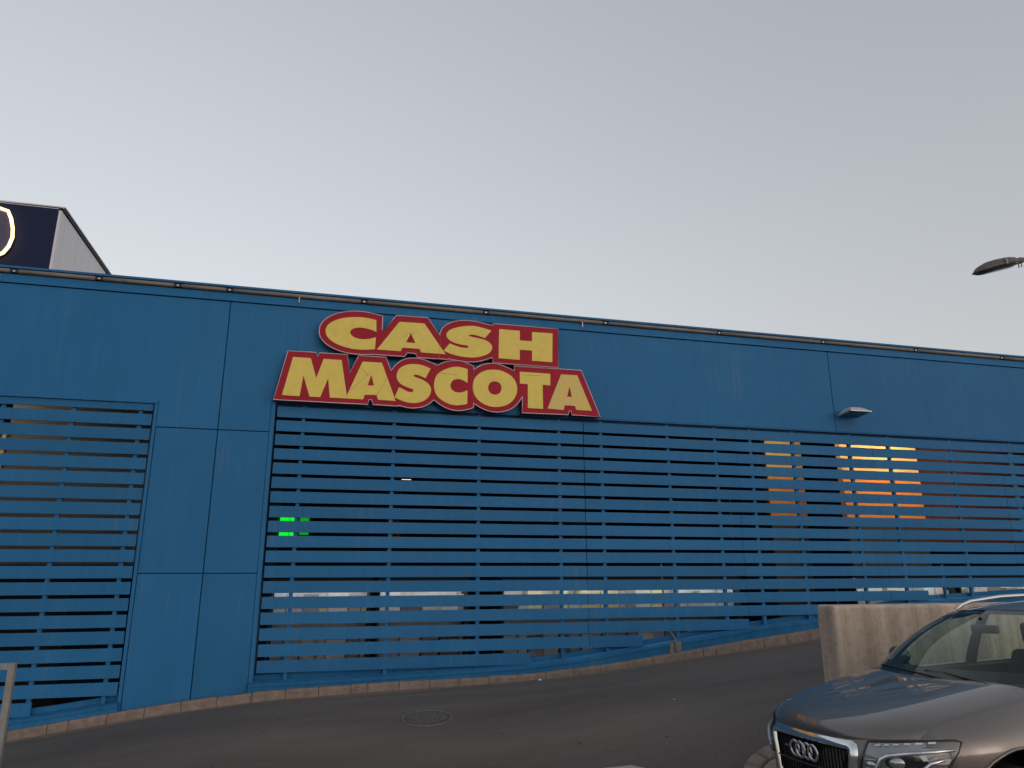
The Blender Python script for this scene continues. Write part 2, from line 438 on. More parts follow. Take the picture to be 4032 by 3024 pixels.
# slats
def slat(x0, x1, z0, z1):
    dz = random.uniform(-.0015, .0015); dy = random.uniform(-.003, .003)
    MB().box(x0, x1, 0.0 + dy, .028 + dy, z0 + dz, z1 + dz).build("slat", M_slat, bld)
joints = [4.328, 7.282, 10.27, 13.33, 16.3, XR]
ends = {17: 3.34, 16: 5.282, 15: 7.279, 14: 9.2, 13: 11.11, 12: 14.0, 11: 16.5}
for k in range(18):
    z0 = ZS0 - PIT * k; z1 = z0 + SH; xe = ends.get(k, XR); a = -.772
    for j in joints:
        b_ = min(j, xe)
        gp = .006 if j == joints[0] else .0025
        if b_ > a + .02: slat(a, b_ - (gp if b_ == j else 0), z0, z1)
        a = j + gp
        if a >= xe: break
for k in range(21):
    z0 = ZS0 - PIT * k; z1 = z0 + (SH if k else .108)
    xe = -2.566 if k < 19 else (-3.59 if k == 19 else -4.75)
    slat(-6.9, xe, z0, z1); slat(-11.9, -6.906, z0, z1)
# posts behind
posts = [-.369, 1.065, 2.484, 3.892, 4.666, 5.945, 6.892, 7.621, 8.535, 9.791, 10.691, 12.169, 13.695, 15.2, 16.8, 18.2]
lposts = [-11, -10.1, -9.1, -8.2, -7.27, -6.36, -5.46, -4.551, -3.643, -2.735]
for xp in posts + lposts:
    MB().box(xp - .028, xp + .028, .030 + .004, .085, zt(xp) + .05, 4.50 if xp > -2 else 4.43).build("post", M_slat, bld)
for xp in (11.55,):
    MB().box(xp - .02, xp + .02, .036, .08, 1.4, 2.05).build("post", M_slat, bld)
# plinth under the bays: lower face, capped flashing, upstand behind
PT = [(-12, -.77), (-6, -.2), (-3.6, .073), (-3.326, .101), (-2.5, .212), (-.85, .394), (-.438, .40), (1.006, .428), (3.163, .50), (4.218, .588), (5.24, .724),
      (7.237, .976), (8.579, 1.10), (11.11, 1.395), (13.3, 1.49), (20, 1.8)]
def pt(x): return interp(PT, x)
def plinth(x0, x1):
    n = max(2, int((x1 - x0) / .25)); X = [x0 + (x1 - x0) * i / n for i in range(n + 1)]
    def ring(x):
        b0 = zt(x) - .15; t = pt(x); c = t - .045
        return [(x, .12, b0), (x, -.108, b0), (x, -.108, c), (x, .12, c)]
    def ring2(x):
        t = pt(x); c = t - .0445
        return [(x, .12, c), (x, -.124, c), (x, -.124, t - .012), (x, -.09, t), (x, .02, t + .012), (x, .12, t + .014)]
    for fn, nm in ((ring, "plinth"), (ring2, "plinth_cap")):
        rs = [fn(x) for x in X]; k = len(rs[0]); mb = MB()
        vs = [p for r_ in rs for p in r_]; fs = [tuple(range(k)), tuple((len(rs) - 1) * k + i for i in reversed(range(k)))]
        for i in range(len(rs) - 1):
            for j in range(k): fs.append((i * k + j, i * k + (j + 1) % k, (i + 1) * k + (j + 1) % k, (i + 1) * k + j))
        mb.add(vs, fs).build(nm, M_plinth, bld)
    mb = MB()
    mb.grid([[(x, .118, pt(x)) for x in X], [(x, .118, pt(x) + .085) for x in X], [(x, .16, pt(x) + .085) for x in X], [(x, .16, pt(x) - .3) for x in X]])
    mb.build("sill_upstand", M_plinth, bld)
plinth(XL, -2.515); plinth(-.862, XR)
# grey concrete stub and rusty downpipe where the plinth is broken
MB().tube([(5.80, -.14, .56), (5.80, -.145, .70), (5.79, -.14, .86), (5.78, -.02, .93), (5.72, .05, 1.0), (5.70, .06, 2.1)], [.028, .026, .018, .016, .016, .016], 8).build("drain_pipe", mat("pipe", (.15, .14, .125), .8, var=.3, scale=12), bld, smooth=True)
MB().box(5.69, 5.90, -.132, -.1085, zt(5.8) - .06, zt(5.8) + .15).build("plinth_repair", mat("repair_mortar", (.17, .17, .16), .9, var=.4, scale=9), bld)

# ---- shell and interior
MB().box(-4.9, XR, 0.3, 20, 5.75, 5.86).build("roof", M_dark, bld)
MB().box(XL, -4.905, 0.3, 5.6, 5.75, 5.86).build("roof", M_dark, bld)
MB().box(XL, XR, .13, .30, 4.52, 6.28).build("lintel_core", M_dark, bld)
MB().box(-4.9, XR, 20, 20.2, -1.25, 6.2).build("back_wall", M_dark, bld)
MB().box(XL, -4.905, 5.6, 5.8, -1.25, 6.2).build("back_wall", M_dark, bld)
MB().box(XR + .002, XR + .2, -.10, 20, -1.25, 6.28).build("side_wall", M_panel, bld)
MB().box(XL - .2, XL - .002, -.10, 5.8, -1.25, 6.28).build("side_wall", M_panel, bld)
MB().box(-5.1, -4.91, 5.81, 20, -1.25, 6.2).build("side_wall", M_panel, bld)
MB().box(-4.9, XR, .32, 19.99, -1.29, -.9).build("floor", M_dark, bld)
MB().box(XL, -4.905, .32, 5.59, -1.29, -.9).build("floor", M_dark, bld)
M_grey = mat("grey_partition", (.15, .14, .13), .85, var=.1, scale=1)
M_ochre = mat("ochre_panel", (.70, .52, .20), .7, var=.12, scale=3)
M_orange = mat("orange_panel", (.78, .28, .03), .6, var=.08, scale=3)
M_brown = mat("brown_panel", (.06, .04, .022), .7, var=.2, scale=3)
MB().box(-4.98, -2.3, 1.5, 1.62, 2.05, 4.6).build("partition", M_grey, bld)
MB().box(-9.5, -4.99, 1.46, 1.62, 2.05, 4.25).build("partition", M_ochre, bld)
MB().box(-2.52, -2.40, .31, 1.6, -.9, 5.7).build("partition", M_dark, bld)
MB().box(-.9, -.81, .31, 4.0, -.9, 5.7).build("partition", M_dark, bld)

MB().box(13.7, 18.9, 3.0, 3.1, 2.6, 5.7).build("partition", mat("dull_red_panel", (.10, .032, .022), .8, var=.3, scale=1.5), bld)
# ---- banded pillars standing inside
def pillar(x, y, w, d, label):
    p = empty("banded_pillar", (x, y, -.9), label, "pillar", "banded pillars inside the warehouse")
    MB().box(x - w / 2, x + w / 2, y, y + d, -.9, 3.068).build("lower_cladding", M_brown, p)
    MB().box(x - w / 2 - .004, x + w / 2 + .004, y - .004, y + d + .004, 3.07, 4.08).build("orange_band", M_orange, p)
    MB().box(x - w / 2, x + w / 2, y, y + d, 4.082, 5.74).build("yellow_band", M_ochre, p)
pillar(12.45, 2.3, 2.10, .15, "wide pillar brightly lit yellow and orange behind the right slats")
pillar(10.62, 3.3, .98, .15, "narrower yellow and orange pillar left of the brightly lit one")
pillar(2.70, 16.8, .55, .5, "small far orange pillar seen through slats below the sign's M")
pillar(10.35, 17.0, .5, .5, "small far orange pillar seen through slats under the sign's right end")

# ---- lamps inside (the shop is lit)
M_warm = mat("warm_tube", (1, .85, .6), .5, emis=(1.0, .76, .44), estr=13)
def ceiling_lamp(x, y, z, lx, ly, label, ml):
    l = empty("ceiling_lamp", (x, y, z), label, "lamp", "lamps inside the warehouse")
    MB().box(x - lx / 2 - .02, x + lx / 2 + .02, y - ly / 2 - .02, y + ly / 2 + .02, z + .012, z + .08).build("housing", M_alu, l)
    MB().box(x - lx / 2, x + lx / 2, y - ly / 2, y + ly / 2, z, z + .011).build("diffuser", ml, l)
    MB().tube([(x, y, z + .08), (x, y, 5.76)], .012, 6).build("rod", M_alu, l)
ceiling_lamp(12.5, 1.2, 5.45, 1.6, .3, "warm ceiling lamp in front of the wide lit pillar", M_warm)
M_warm2 = mat("warm_tube_dim", (1, .85, .6), .5, emis=(1.0, .76, .44), estr=4)
ceiling_lamp(10.4, 2.2, 5.45, 1.0, .3, "dimmer warm ceiling lamp in front of the narrower pillar", M_warm2)
ceiling_lamp(-5.6, .9, 5.3, 1.4, .3, "warm ceiling lamp behind the left slatted bay", M_warm2)
ceiling_lamp(15.2, 1.6, 5.45, 1.4, .3, "warm ceiling lamp at the right end of the slatted bay", M_warm2)
lp = unproj(1600, 1889, 14.8)
ceiling_lamp(lp.x, 14.8, lp.z, .34, .04, "small far ceiling lamp deep inside above the far pillar", mat("far_tube", (1, .9, .7), .5, emis=(1, .86, .6), estr=.35))

# ---- green lit sign
gs = empty("exit_sign", (-.25, 4.0, 2.9), "bright green lit sign glowing through the slats at the main bay's left edge", "sign")
M_green = mat("green_lit", (.01, .08, .015), .5, emis=(.002, .55, .012), estr=.38)
c0 = unproj(1100, 2032, 4.0); c1 = unproj(1163, 2112, 4.0)
MB().box(c0.x, c0.x + (c1.x - c0.x) * .6, 3.97, 4.03, c1.z, c0.z).build("lit_face", M_green, gs)
MB().box(c0.x + (c1.x - c0.x) * .64, c1.x, 3.97, 4.03, c1.z, c0.z).build("lit_face", M_green, gs)
c2 = unproj(1182, 2036, 4.0); c3 = unproj(1214, 2106, 4.0)
MB().box(c2.x, c3.x, 3.98, 4.03, c3.z, c2.z).build("lit_face", mat("green_lit_dim", (.01, .08, .015), .5, emis=(.002, .3, .01), estr=.22), gs)
MB().box(c0.x - .02, c3.x + .02, 4.032, 4.08, c1.z - .02, c0.z + .02).build("casing", M_black, gs)
MB().tube([((c0.x + c1.x) / 2, 4.05, c0.z), ((c0.x + c1.x) / 2, 4.05, 5.74)], .012, 6).build("hanger", M_black, gs)

# ---- made-up lit cabinets and goods, added to brighten the lower gaps
pale = [(.62, .62, .60), (.55, .58, .50), (.60, .48, .46), (.66, .58, .34), (.50, .56, .55), (.42, .42, .40), (.62, .56, .52), (.30, .28, .26), (.12, .11, .10), (.2, .17, .14)]
M_good = [mat("goods_%d" % i, c, .5, var=.15, scale=12) for i, c in enumerate(pale)]
M_glow = mat("added_glow", (.9, .95, 1), .5, emis=(.93, .98, 1.0), estr=2.6)  # added glow for the boxes, no lamp known here
def cabinet(x0, x1, label, z0=.55, z1=1.80, y=.55):
    c = empty("stand_in_cabinet", ((x0 + x1) / 2, y, -.9), label, "cabinet", "made-up lit cabinets behind the slats")
    MB().box(x0, x1, y + .50, y + .55, -.9, z1).build("back", M_good[0], c)
    MB().box(x0, x0 + .04, y, y + .499, -.9, z1).build("side", M_black, c)
    MB().box(x1 - .04, x1, y, y + .499, -.9, z1).build("side", M_black, c)
    MB().box(x0, x1, y - .02, y + .55, z1 + .001, z1 + .12).build("canopy", M_black, c)
    MB().box(x0, x1, y - .04, y - .021, z1 - .075, z1 + .08).build("valance", M_black, c)  # added lip that keeps the glowing strip out of view
    MB().box(x0 + .05, x1 - .05, y + .02, y + .07, z1 - .025, z1).build("light_strip", M_glow, c)  # unseen strip added to brighten the boxes behind the gaps
    MB().box(x0 + .041, x1 - .041, y + .05, y + .499, -.9, z0).build("base", M_black, c)
    MB().box(x0 + .041, x1 - .041, y + .1, y + .499, 1.17, 1.19).build("shelf", M_alu, c)
    x = x0 + .06
    while x < x1 - .12:
        w = random.uniform(.10, .34); w = min(w, x1 - .06 - x)
        MB().box(x, x + w, y + random.uniform(.12, .2), y + .48, 1.192, random.uniform(1.50, 1.74)).build("stand_in_box", random.choice(M_good), c)
        MB().box(x, x + w * .96, y + random.uniform(.12, .2), y + .48, z0 + .002, z0 + random.uniform(.3, .5)).build("stand_in_box", random.choice(M_good[4:]), c)
        x += w + .015
cabinet(-.70, .86, "made-up lit cabinet behind the slats under the sign's M")
cabinet(.95, 2.45, "made-up lit cabinet behind the slats under the sign's middle letters")
cabinet(3.0, 7.5, "longest made-up lit cabinet behind the slats above the ramp")
cabinet(9.95, 12.3, "made-up lit cabinet behind the slats above the concrete wall")
cabinet(12.4, 17.0, "made-up lit cabinet behind the slats above the grey car roof")

# ------------------------------------------------------------------ shop sign, two letter-shaped boards
ZSC = 4.25385
def tr(base, pts):
    out = []
    for p in pts:
        out.append((base[0] + p[0] / ZSC, base[1] + p[1] / ZSC))
    return out
def smooth_poly(segs):
    """segs: list of ('l', pts) or ('c', pts): c = Catmull-Rom through pts"""
    out = []
    for kind, pts in segs:
        if kind == 'l' or len(pts) < 3: out += pts
        else:
            P = [pts[0]] + pts + [pts[-1]]
            for i in range(1, len(P) - 2):
                p0, p1, p2, p3 = P[i - 1], P[i], P[i + 1], P[i + 2]
                for t in (0, .34, .67):
                    f = lambda k: .5 * (2 * p1[k] + (p2[k] - p0[k]) * t + (2 * p0[k] - 5 * p1[k] + 4 * p2[k] - p3[k]) * t * t + (-p0[k] + 3 * p1[k] - 3 * p2[k] + p3[k]) * t ** 3)
                    out.append((f(0), f(1)))
            out.append(pts[-1])
    return out
B1, B2, B3, B4, B5 = (1240, 1200), (1700, 1220), (1060, 1360), (1500, 1390), (1860, 1400)
YB = -.165
def to_xz(poly, Y):
    q = []
    for p in poly:
        w = unproj(p[0], p[1], Y)
        if not q or (abs(w.x - q[-1][0]) + abs(w.z - q[-1][1])) > .002: q.append((w.x, w.z))
    if abs(q[0][0] - q[-1][0]) + abs(q[0][1] - q[-1][1]) < .002: q.pop()
    return q
def poly_mesh(name, outer, holes, y0, y1, mats, parent):
    """extruded flat shape with holes; front at y0"""
    cu = bpy.data.curves.new("t", 'CURVE'); cu.dimensions = '2D'; cu.fill_mode = 'BOTH'; cu.extrude = (y1 - y0) / 2
    for pl in [outer] + holes:
        sp = cu.splines.new('POLY'); sp.points.add(len(pl) - 1); sp.use_cyclic_u = True
        for k, p in enumerate(pl): sp.points[k].co = (p[0], p[1], 0, 1)
    ob = bpy.data.objects.new("t", cu); COL.objects.link(ob)
    dg = bpy.context.evaluated_depsgraph_get()
    me0 = bpy.data.meshes.new_from_object(ob.evaluated_get(dg))
    vs = [(v.co.x, (y0 + y1) / 2 - v.co.z, v.co.y) for v in me0.vertices]
    fs = [tuple(p.vertices) for p in me0.polygons]
    mb = MB()
    for f in fs:
        nz = (Vector(vs[f[1]]) - Vector(vs[f[0]])).cross(Vector(vs[f[2]]) - Vector(vs[f[0]]))
        ys_ = [vs[i][1] for i in f]
        side = max(ys_) - min(ys_) > 1e-5
        mb.f.append(list(f)); mb.m.append(1 if side and len(mats) > 1 else 0)
    mb.v = [Vector(v) for v in vs]
    bpy.data.objects.remove(ob); bpy.data.curves.remove(cu); bpy.data.meshes.remove(me0)
    return mb.build(name, mats, parent, merge=.0002)

cash_b = smooth_poly([
    ('c', tr(B1, [(1135, 190), (1030, 162), (880, 127), (720, 110), (580, 112), (430, 132), (310, 168), (210, 218), (130, 285), (85, 360), (72, 440), (85, 530), (140, 610), (220, 680), (330, 740), (470, 790), (620, 822), (780, 835), (960, 832)])),
    ('l', tr(B1, [(1500, 868), (1548, 806), (1685, 820), (1715, 885)])),
    ('l', tr(B2, [(270, 832)])),
    ('c', tr(B2, [(290, 820), (400, 845), (540, 868), (680, 875), (800, 862), (920, 830), (1022, 795)])),
    ('l', tr(B2, [(1015, 888), (2122, 968), (2115, 320), (1025, 230)])),
    ('c', tr(B2, [(1022, 265), (880, 232), (740, 198), (620, 183), (500, 180), (400, 190), (300, 222), (210, 275), (160, 335), (135, 400), (140, 440)])),
    ('l', tr(B1, [(1892, 218), (1365, 180), (1140, 450), (1130, 410)]))])
masc_b = smooth_poly([
    ('l', tr(B3, [(315, 92), (785, 118), (815, 192), (847, 124), (1308, 155), (1352, 455), (1500, 170), (1957, 200)])),
    ('c', tr(B4, [(170, 300), (210, 240), (280, 170), (370, 115), (470, 90), (580, 88), (690, 105), (800, 145), (950, 207)])),
    ('c', tr(B4, [(950, 207), (1060, 155), (1160, 135), (1260, 135), (1370, 150), (1460, 180), (1555, 225)])),
    ('c', tr(B5, [(22, 240), (100, 185), (200, 145), (320, 133), (430, 145), (560, 190), (700, 262)])),
    ('l', tr(B5, [(697, 175), (1822, 250), (2140, 1027), (1665, 995), (1652, 925), (1625, 925), (1605, 992), (830, 960)])),
    ('c', tr(B5, [(838, 680), (780, 775), (700, 860), (600, 915), (480, 945), (360, 945), (240, 920), (130, 870), (18, 800)])),
    ('l', tr(B4, [(1550, 855), (1550, 918)])),
    ('c', tr(B4, [(1550, 918), (1440, 950), (1320, 965), (1200, 955), (1080, 915), (970, 850), (885, 785)])),
    ('c', tr(B4, [(885, 785), (800, 855), (700, 900), (600, 920), (500, 922), (400, 905), (300, 880)])),
    ('l', tr(B4, [(280, 892)])),
    ('l', tr(B3, [(1735, 992), (1715, 910), (1670, 910), (1650, 990), (70, 908)]))])
L_C1 = smooth_poly([('c', tr(B1, [(1030, 258), (930, 232), (800, 212), (660, 207), (520, 215), (400, 240), (290, 283), (220, 335), (185, 395), (180, 450), (195, 510), (240, 570), (310, 625), (410, 675), (530, 715), (670, 742), (800, 753), (910, 750), (1005, 742)])),
                    ('c', tr(B1, [(1022, 543), (930, 568), (820, 577), (730, 568), (650, 540), (605, 500), (590, 462), (605, 425), (650, 395), (720, 382), (800, 385), (890, 402), (970, 428), (1030, 455)]))])
L_A1 = tr(B1, [(1418, 285), (1835, 312), (2085, 680), (2150, 770), (2190, 828), (1780, 798), (1752, 738), (1470, 718), (1436, 777), (1038, 748)])
H_A1 = tr(B1, [(1607, 475), (1683, 642), (1525, 628)])
L_S1 = smooth_poly([('c', tr(B2, [(1000, 348), (900, 315), (790, 285), (680, 268), (560, 272), (440, 290), (340, 320), (275, 360), (245, 410), (260, 465), (310, 515), (390, 555), (480, 578), (560, 590), (605, 602), (620, 618), (608, 633), (570, 637), (500, 630), (420, 608), (350, 582), (303, 562)])),
                    ('c', tr(B2, [(200, 682), (300, 728), (420, 765), (540, 788), (660, 798), (780, 790), (880, 765), (955, 728), (1000, 680), (1012, 630), (995, 580), (940, 530), (860, 495), (760, 472), (680, 455), (630, 438), (620, 425), (650, 415), (710, 418), (790, 438), (890, 472)]))])
L_H1 = tr(B2, [(1130, 322), (1475, 350), (1475, 512), (1680, 525), (1680, 370), (2023, 395), (2020, 878), (1680, 850), (1680, 682), (1475, 668), (1473, 838), (1118, 808)])
L_M = tr(B3, [(400, 192), (697, 213), (787, 548), (912, 225), (1212, 245), (1298, 832), (1298, 888), (1015, 873), (988, 548), (855, 866), (675, 857), (573, 500), (508, 850), (213, 830)])
L_A2 = tr(B3, [(1565, 270), (1887, 290), (2092, 855), (2115, 930), (1822, 910), (1800, 832), (1600, 825), (1572, 903), (1302, 889), (1302, 832), (1345, 740)])
H_A2 = tr(B3, [(1710, 490), (1755, 675), (1650, 668)])
L_S2 = smooth_poly([('c', tr(B4, [(832, 262), (740, 220), (640, 192), (530, 185), (420, 200), (335, 240), (280, 305), (263, 385), (280, 455), (330, 515), (410, 560), (480, 585), (530, 605), (547, 628), (530, 650), (490, 655), (440, 642), (370, 605), (303, 572)])),
                    ('c', tr(B4, [(229, 740), (320, 785), (430, 822), (540, 838), (650, 825), (750, 780), (815, 710), (840, 620), (820, 550), (765, 490), (690, 445), (610, 415), (555, 392), (548, 375), (570, 362), (620, 368), (690, 395), (747, 422)]))])
L_C2 = smooth_poly([('c', tr(B4, [(1452, 270), (1350, 240), (1260, 230), (1160, 245), (1050, 285), (960, 345), (910, 420), (890, 520), (895, 610), (930, 700), (1000, 775), (1100, 835), (1200, 868), (1290, 875), (1380, 865), (1445, 850)])),
                    ('c', tr(B4, [(1450, 620), (1380, 652), (1300, 662), (1230, 645), (1180, 600), (1163, 545), (1180, 490), (1220, 450), (1290, 435), (1360, 450), (1410, 475), (1450, 505)]))])
def loop_c(pts): return smooth_poly([('c', pts + [pts[0]])])
L_O = loop_c(tr(B5, [(350, 235), (450, 245), (560, 285), (660, 350), (725, 440), (750, 550), (735, 650), (680, 750), (590, 820), (480, 855), (370, 862), (260, 840), (150, 785), (65, 705), (15, 610), (5, 520), (20, 420), (70, 340), (150, 280), (250, 243)]))
H_O = loop_c(tr(B5, [(375, 430), (440, 450), (480, 500), (487, 555), (470, 610), (430, 645), (375, 655), (320, 640), (280, 600), (265, 545), (275, 490), (315, 445)]))
L_T = tr(B5, [(793, 270), (1305, 305), (1307, 500), (1177, 490), (1185, 892), (930, 878), (930, 478), (797, 468)])
L_A3 = tr(B5, [(1485, 315), (1755, 330), (2003, 925), (1742, 910), (1718, 843), (1550, 832), (1525, 913), (1260, 885)])
H_A3 = tr(B5, [(1625, 515), (1667, 690), (1587, 690)])

M_yel2 = mat("sign_yellow_faded", (.70, .575, .25), .6, var=.10, scale=5, col2=(.70, .54, .13), spec=.15)
def sign_board(board, letters, seam, label, cx, dy):
    r_ = empty("shop_sign", (cx[0], YB + .06, cx[1]), label, "sign")
    yb = YB + dy
    bo = to_xz(board, yb)
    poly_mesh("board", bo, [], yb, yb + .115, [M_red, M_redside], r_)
    MB().tube([(p[0], yb - .001, p[1]) for p in bo], .0085, 6, closed=True).build("edge_trim", M_trim, r_, smooth=True)
    for (ol, hl, m_) in letters:
        yl = yb - .006
        poly_mesh("letter", to_xz(ol, yl), [to_xz(h, yl) for h in hl], yl, yl + .005, [m_, M_trim], r_)
    for (a, b_) in seam:
        A = unproj(a[0], a[1], yb - .0075); C_ = unproj(b_[0], b_[1], yb - .0075)
        MB().tube([A, C_], .0022, 5).build("seam", mat("seam_line", (.25, .2, .16), .8), r_)
    for fx in (.12, .5, .88):
        xx = bo[0][0]
        xs_ = [p[0] for p in bo]; zs_ = [p[1] for p in bo]
        xx = min(xs_) + (max(xs_) - min(xs_)) * fx; zz = (min(zs_) + max(zs_)) / 2
        MB().box(xx - .03, xx + .03, yb + .116, PF - .001, zz - .2, zz + .2).build("bracket", M_alu, r_)
    return r_
sign_board(cash_b, [(L_C1, [], M_yel), (L_A1, [H_A1], M_yel), (L_S1, [], M_yel), (L_H1, [], M_yel)],
           [((1735, 1330), (1729, 1412)), ((1588, 1326), (1612, 1312)), ((1612, 1312), (1632, 1309))], "red letter shaped sign board with yellow letters reading CASH, upper of two", (1.8, 5.1), -.012)
sign_board(masc_b, [(L_M, [], M_yel), (L_A2, [H_A2], M_yel), (L_S2, [], M_yel), (L_C2, [], M_yel), (L_O, [H_O], M_yel), (L_T, [], M_yel), (L_A3, [H_A3], M_yel2)],
           [((1865, 1455), (1864, 1590)), ((1485, 1555), (1522, 1490)), ((1374, 1541), (1459, 1467)), ((1422, 1449), (1450, 1476)), ((1735, 1470), (1800, 1475)), ((2064, 1476), (2130, 1480))],
           "red letter shaped sign board with yellow letters reading MASCOTA, lower of two", (1.9, 4.53), 0)

# ------------------------------------------------------------------ wall flood lamp
fl = empty("wall_floodlight", (9.95, 0, 4.85), "grey floodlight fixed to the blue wall above the right slats", "lamp")
mb = MB()
def fl_pt(px, py, Y): return unproj(px, py, Y)
x0, x1 = 9.50, 9.90
top = [(x0 + .10, -.34, 4.95), (x1 - .05, -.34, 4.955), (x1 - .05, -.12, 4.95), (x0 + .10, -.12, 4.95)]
bot = [(x0, -.46, 4.87), (x1 + .07, -.46, 4.87), (x1 + .07, -.06, 4.83), (x0, -.06, 4.83)]
mb.add(top + bot, [(0, 1, 2, 3), (0, 4, 5, 1), (1, 5, 6, 2), (2, 6, 7, 3), (3, 7, 4, 0)])
h = mb.build("housing", mat("flood_grey", (.46, .45, .42), .6, .0, var=.12, scale=25), fl); bevel(h, .02, 2)
mb = MB(); mb.add([(p[0], p[1], p[2] - .002) for p in bot] + [(p[0], p[1], p[2] - .022) for p in bot], [(0, 1, 2, 3), (7, 6, 5, 4), (0, 4, 5, 1), (1, 5, 6, 2), (2, 6, 7, 3), (3, 7, 4, 0)])
mb.build("rim", M_alu, fl)
MB().add([(x0 + .04, -.43, 4.843), (x1 + .03, -.43, 4.843), (x1 + .03, -.09, 4.805), (x0 + .04, -.09, 4.805)], [(0, 1, 2, 3)]).build("lens", mat("flood_glass", (.02, .022, .025), .12), fl)
MB().box(9.68, 9.76, -.12, -.013, 4.86, 4.95).build("bracket", M_alu, fl)

# ------------------------------------------------------------------ neighbouring navy building
nb = empty("navy_building", (-12, 6.3, -1.2), "tall dark navy building with white panelled side rising behind the roof", "building")
XE, YB0, ZB0 = -6.50, 6.3, 10.47
MB().box(-22, XE - .06, YB0, YB0 + .2, -1.2, ZB0 - .06).build("front_wall", M_navy, nb)
y = YB0 + .33
MB().box(XE - .06, XE, YB0 - .004, YB0 + .33 - .008, -1.2, ZB0 - .1).build("side_panel", M_white, nb)
while y < 26:
    y2 = min(26, y + 1.0)
    MB().box(XE - .06, XE, y + .008, y2 - .008, -1.2, ZB0 - .1).build("side_panel", M_white, nb); y = y2
MB().box(XE - .10, XE - .061, YB0 + .01, 26, -1.2, ZB0 - .11).build("side_core", M_back, nb)
MB().box(-22, XE + .012, YB0 - .02, YB0 + .05, ZB0 - .03, ZB0).build("roof_edge", M_white, nb)
MB().box(XE - .08, XE + .03, YB0 + .055, 26, ZB0 - .075, ZB0 + .0).build("roof_edge", M_black, nb)
MB().box(XE - .10, XE + .05, YB0 + .052, 26, ZB0 + .002, ZB0 + .035).build("roof_edge", M_white, nb)
MB().box(-22, XE - .1, YB0 + .21, 26, ZB0 - .3, ZB0 - .1).build("roof", M_dark, nb)
right = [(-7.72, 10.215), (-7.51, 10.158), (-7.418, 9.973), (-7.345, 9.722), (-7.32, 9.50), (-7.363, 9.267), (-7.45, 9.097), (-7.55, 9.03), (-7.72, 9.02)]
cxm = -8.15
leftp = [(2 * cxm - p[0], p[1]) for p in reversed(right)]
outl = [(p[0] - .05, p[1]) for p in right + leftp]
em = empty("lit_emblem", (cxm, YB0 - .1, 9.0), "rounded emblem with glowing warm outline on the navy building", "sign")
MB().prism(outl, 'y', YB0 - .10, YB0 - .012).build("emblem_face", mat("violet_face", (.055, .05, .11), .4), em)
MB().tube([(p[0], YB0 - .13, p[1]) for p in outl], .038, 8, closed=True).build("lit_tube", M_neon, em, smooth=True)

# ------------------------------------------------------------------ concrete ramp wall and traffic islands
cw = MB()
XA, YA0, YA1, ZW = 5.35, -4.75, -4.45, 1.56
cw.box(XA, 19, YA0, YA1, -.5, ZW)
cwo = cw.build("ramp_wall", M_conc, base=(12, -4.6, -.3)); bevel(cwo, .035, 3)
tag(cwo, "stained raw concrete wall closing the ramp behind the grey car", "wall")

def island(cx, cy, r, x_end, name_label, top_m):
    root = empty("traffic_island", (cx + 1, cy, gz(cx, cy)), name_label, "traffic island")
    n = 9
    def P(a, rr): return (cx - rr * math.cos(a), cy + rr * math.sin(a))
    for i in range(n):
        a0 = -math.pi / 2 + math.pi * i / n + .02; a1 = -math.pi / 2 + math.pi * (i + 1) / n - .02
        mb = MB(); q = []
        for a in (a0, (a0 + a1) / 2, a1): q.append(P(a, r))
        for a in (a1, (a0 + a1) / 2, a0): q.append(P(a, r - .15))
        vb = [(p[0], p[1], gz(p[0], p[1]) - .1) for p in q]; vt = [(p[0], p[1], gz(p[0], p[1]) + .11) for p in q]; k = 6
        mb.add(vb + vt, [tuple(range(k - 1, -1, -1)), tuple(range(k, 2 * k))] + [(i_, (i_ + 1) % k, (i_ + 1) % k + k, i_ + k) for i_ in range(k)])
        bevel(mb.build("kerbstone", M_kerb, root), .012, 1)
    for s in (-1, 1):
        x = cx + .01
        while x < x_end:
            x2 = min(x + .5, x_end)
            ya, yb_ = sorted((cy + s * (r - .15), cy + s * r))
            mb = MB(); mb.box(x, x2 - .012, ya, yb_, -.25, gz((x + x2) / 2, cy) + .11)
            mb.build("kerbstone", M_kerb, root); x = x2
    q = [P(-math.pi / 2 + math.pi * i / 16, r - .16) for i in range(17)]
    q = [(x_end, cy - r + .16)] + q + [(x_end, cy + r - .16)]
    MB().add([(p[0], p[1], gz(p[0], p[1]) + .085) for p in q], [tuple(range(len(q)))]).build("paving", top_m, root)
M_pave = mat("island_paving", (.26, .22, .20), .9, var=.2, scale=6, bump=.3, bscale=40)
island(4.50, -5.28, .60, 5.6, "rounded kerbed island nose at the end of the concrete wall", M_pave)
# pale loose kerb piece at the bottom edge of the view
mb = MB()
cx, cy = 3.02, -4.36
q = [(cx - .36, cy - .1), (cx - .25, cy + .06), (cx - .02, cy + .13), (cx + .16, cy + .1), (cx + .3, cy - .06), (cx + .2, cy - .2), (cx - .2, cy - .22)]
zz = gz(cx, cy); k = len(q)
mb.add([(p[0], p[1], zz - .05) for p in q] + [(p[0] * .9 + cx * .1, p[1] * .9 + cy * .1, zz + .04 + .012 * (i % 2)) for i, p in enumerate(q)] + [(cx, cy, zz + .062)],
       [(i, (i + 1) % k, (i + 1) % k + k, i + k) for i in range(k)] + [(i + k, (i + 1) % k + k, 2 * k) for i in range(k)])
o = mb.build("concrete_block", mat("pale_block", (.42, .36, .34), .9, var=.15, scale=9), base=(cx, cy, zz))
tag(o, "pale low concrete block on the road at the bottom edge", "block")

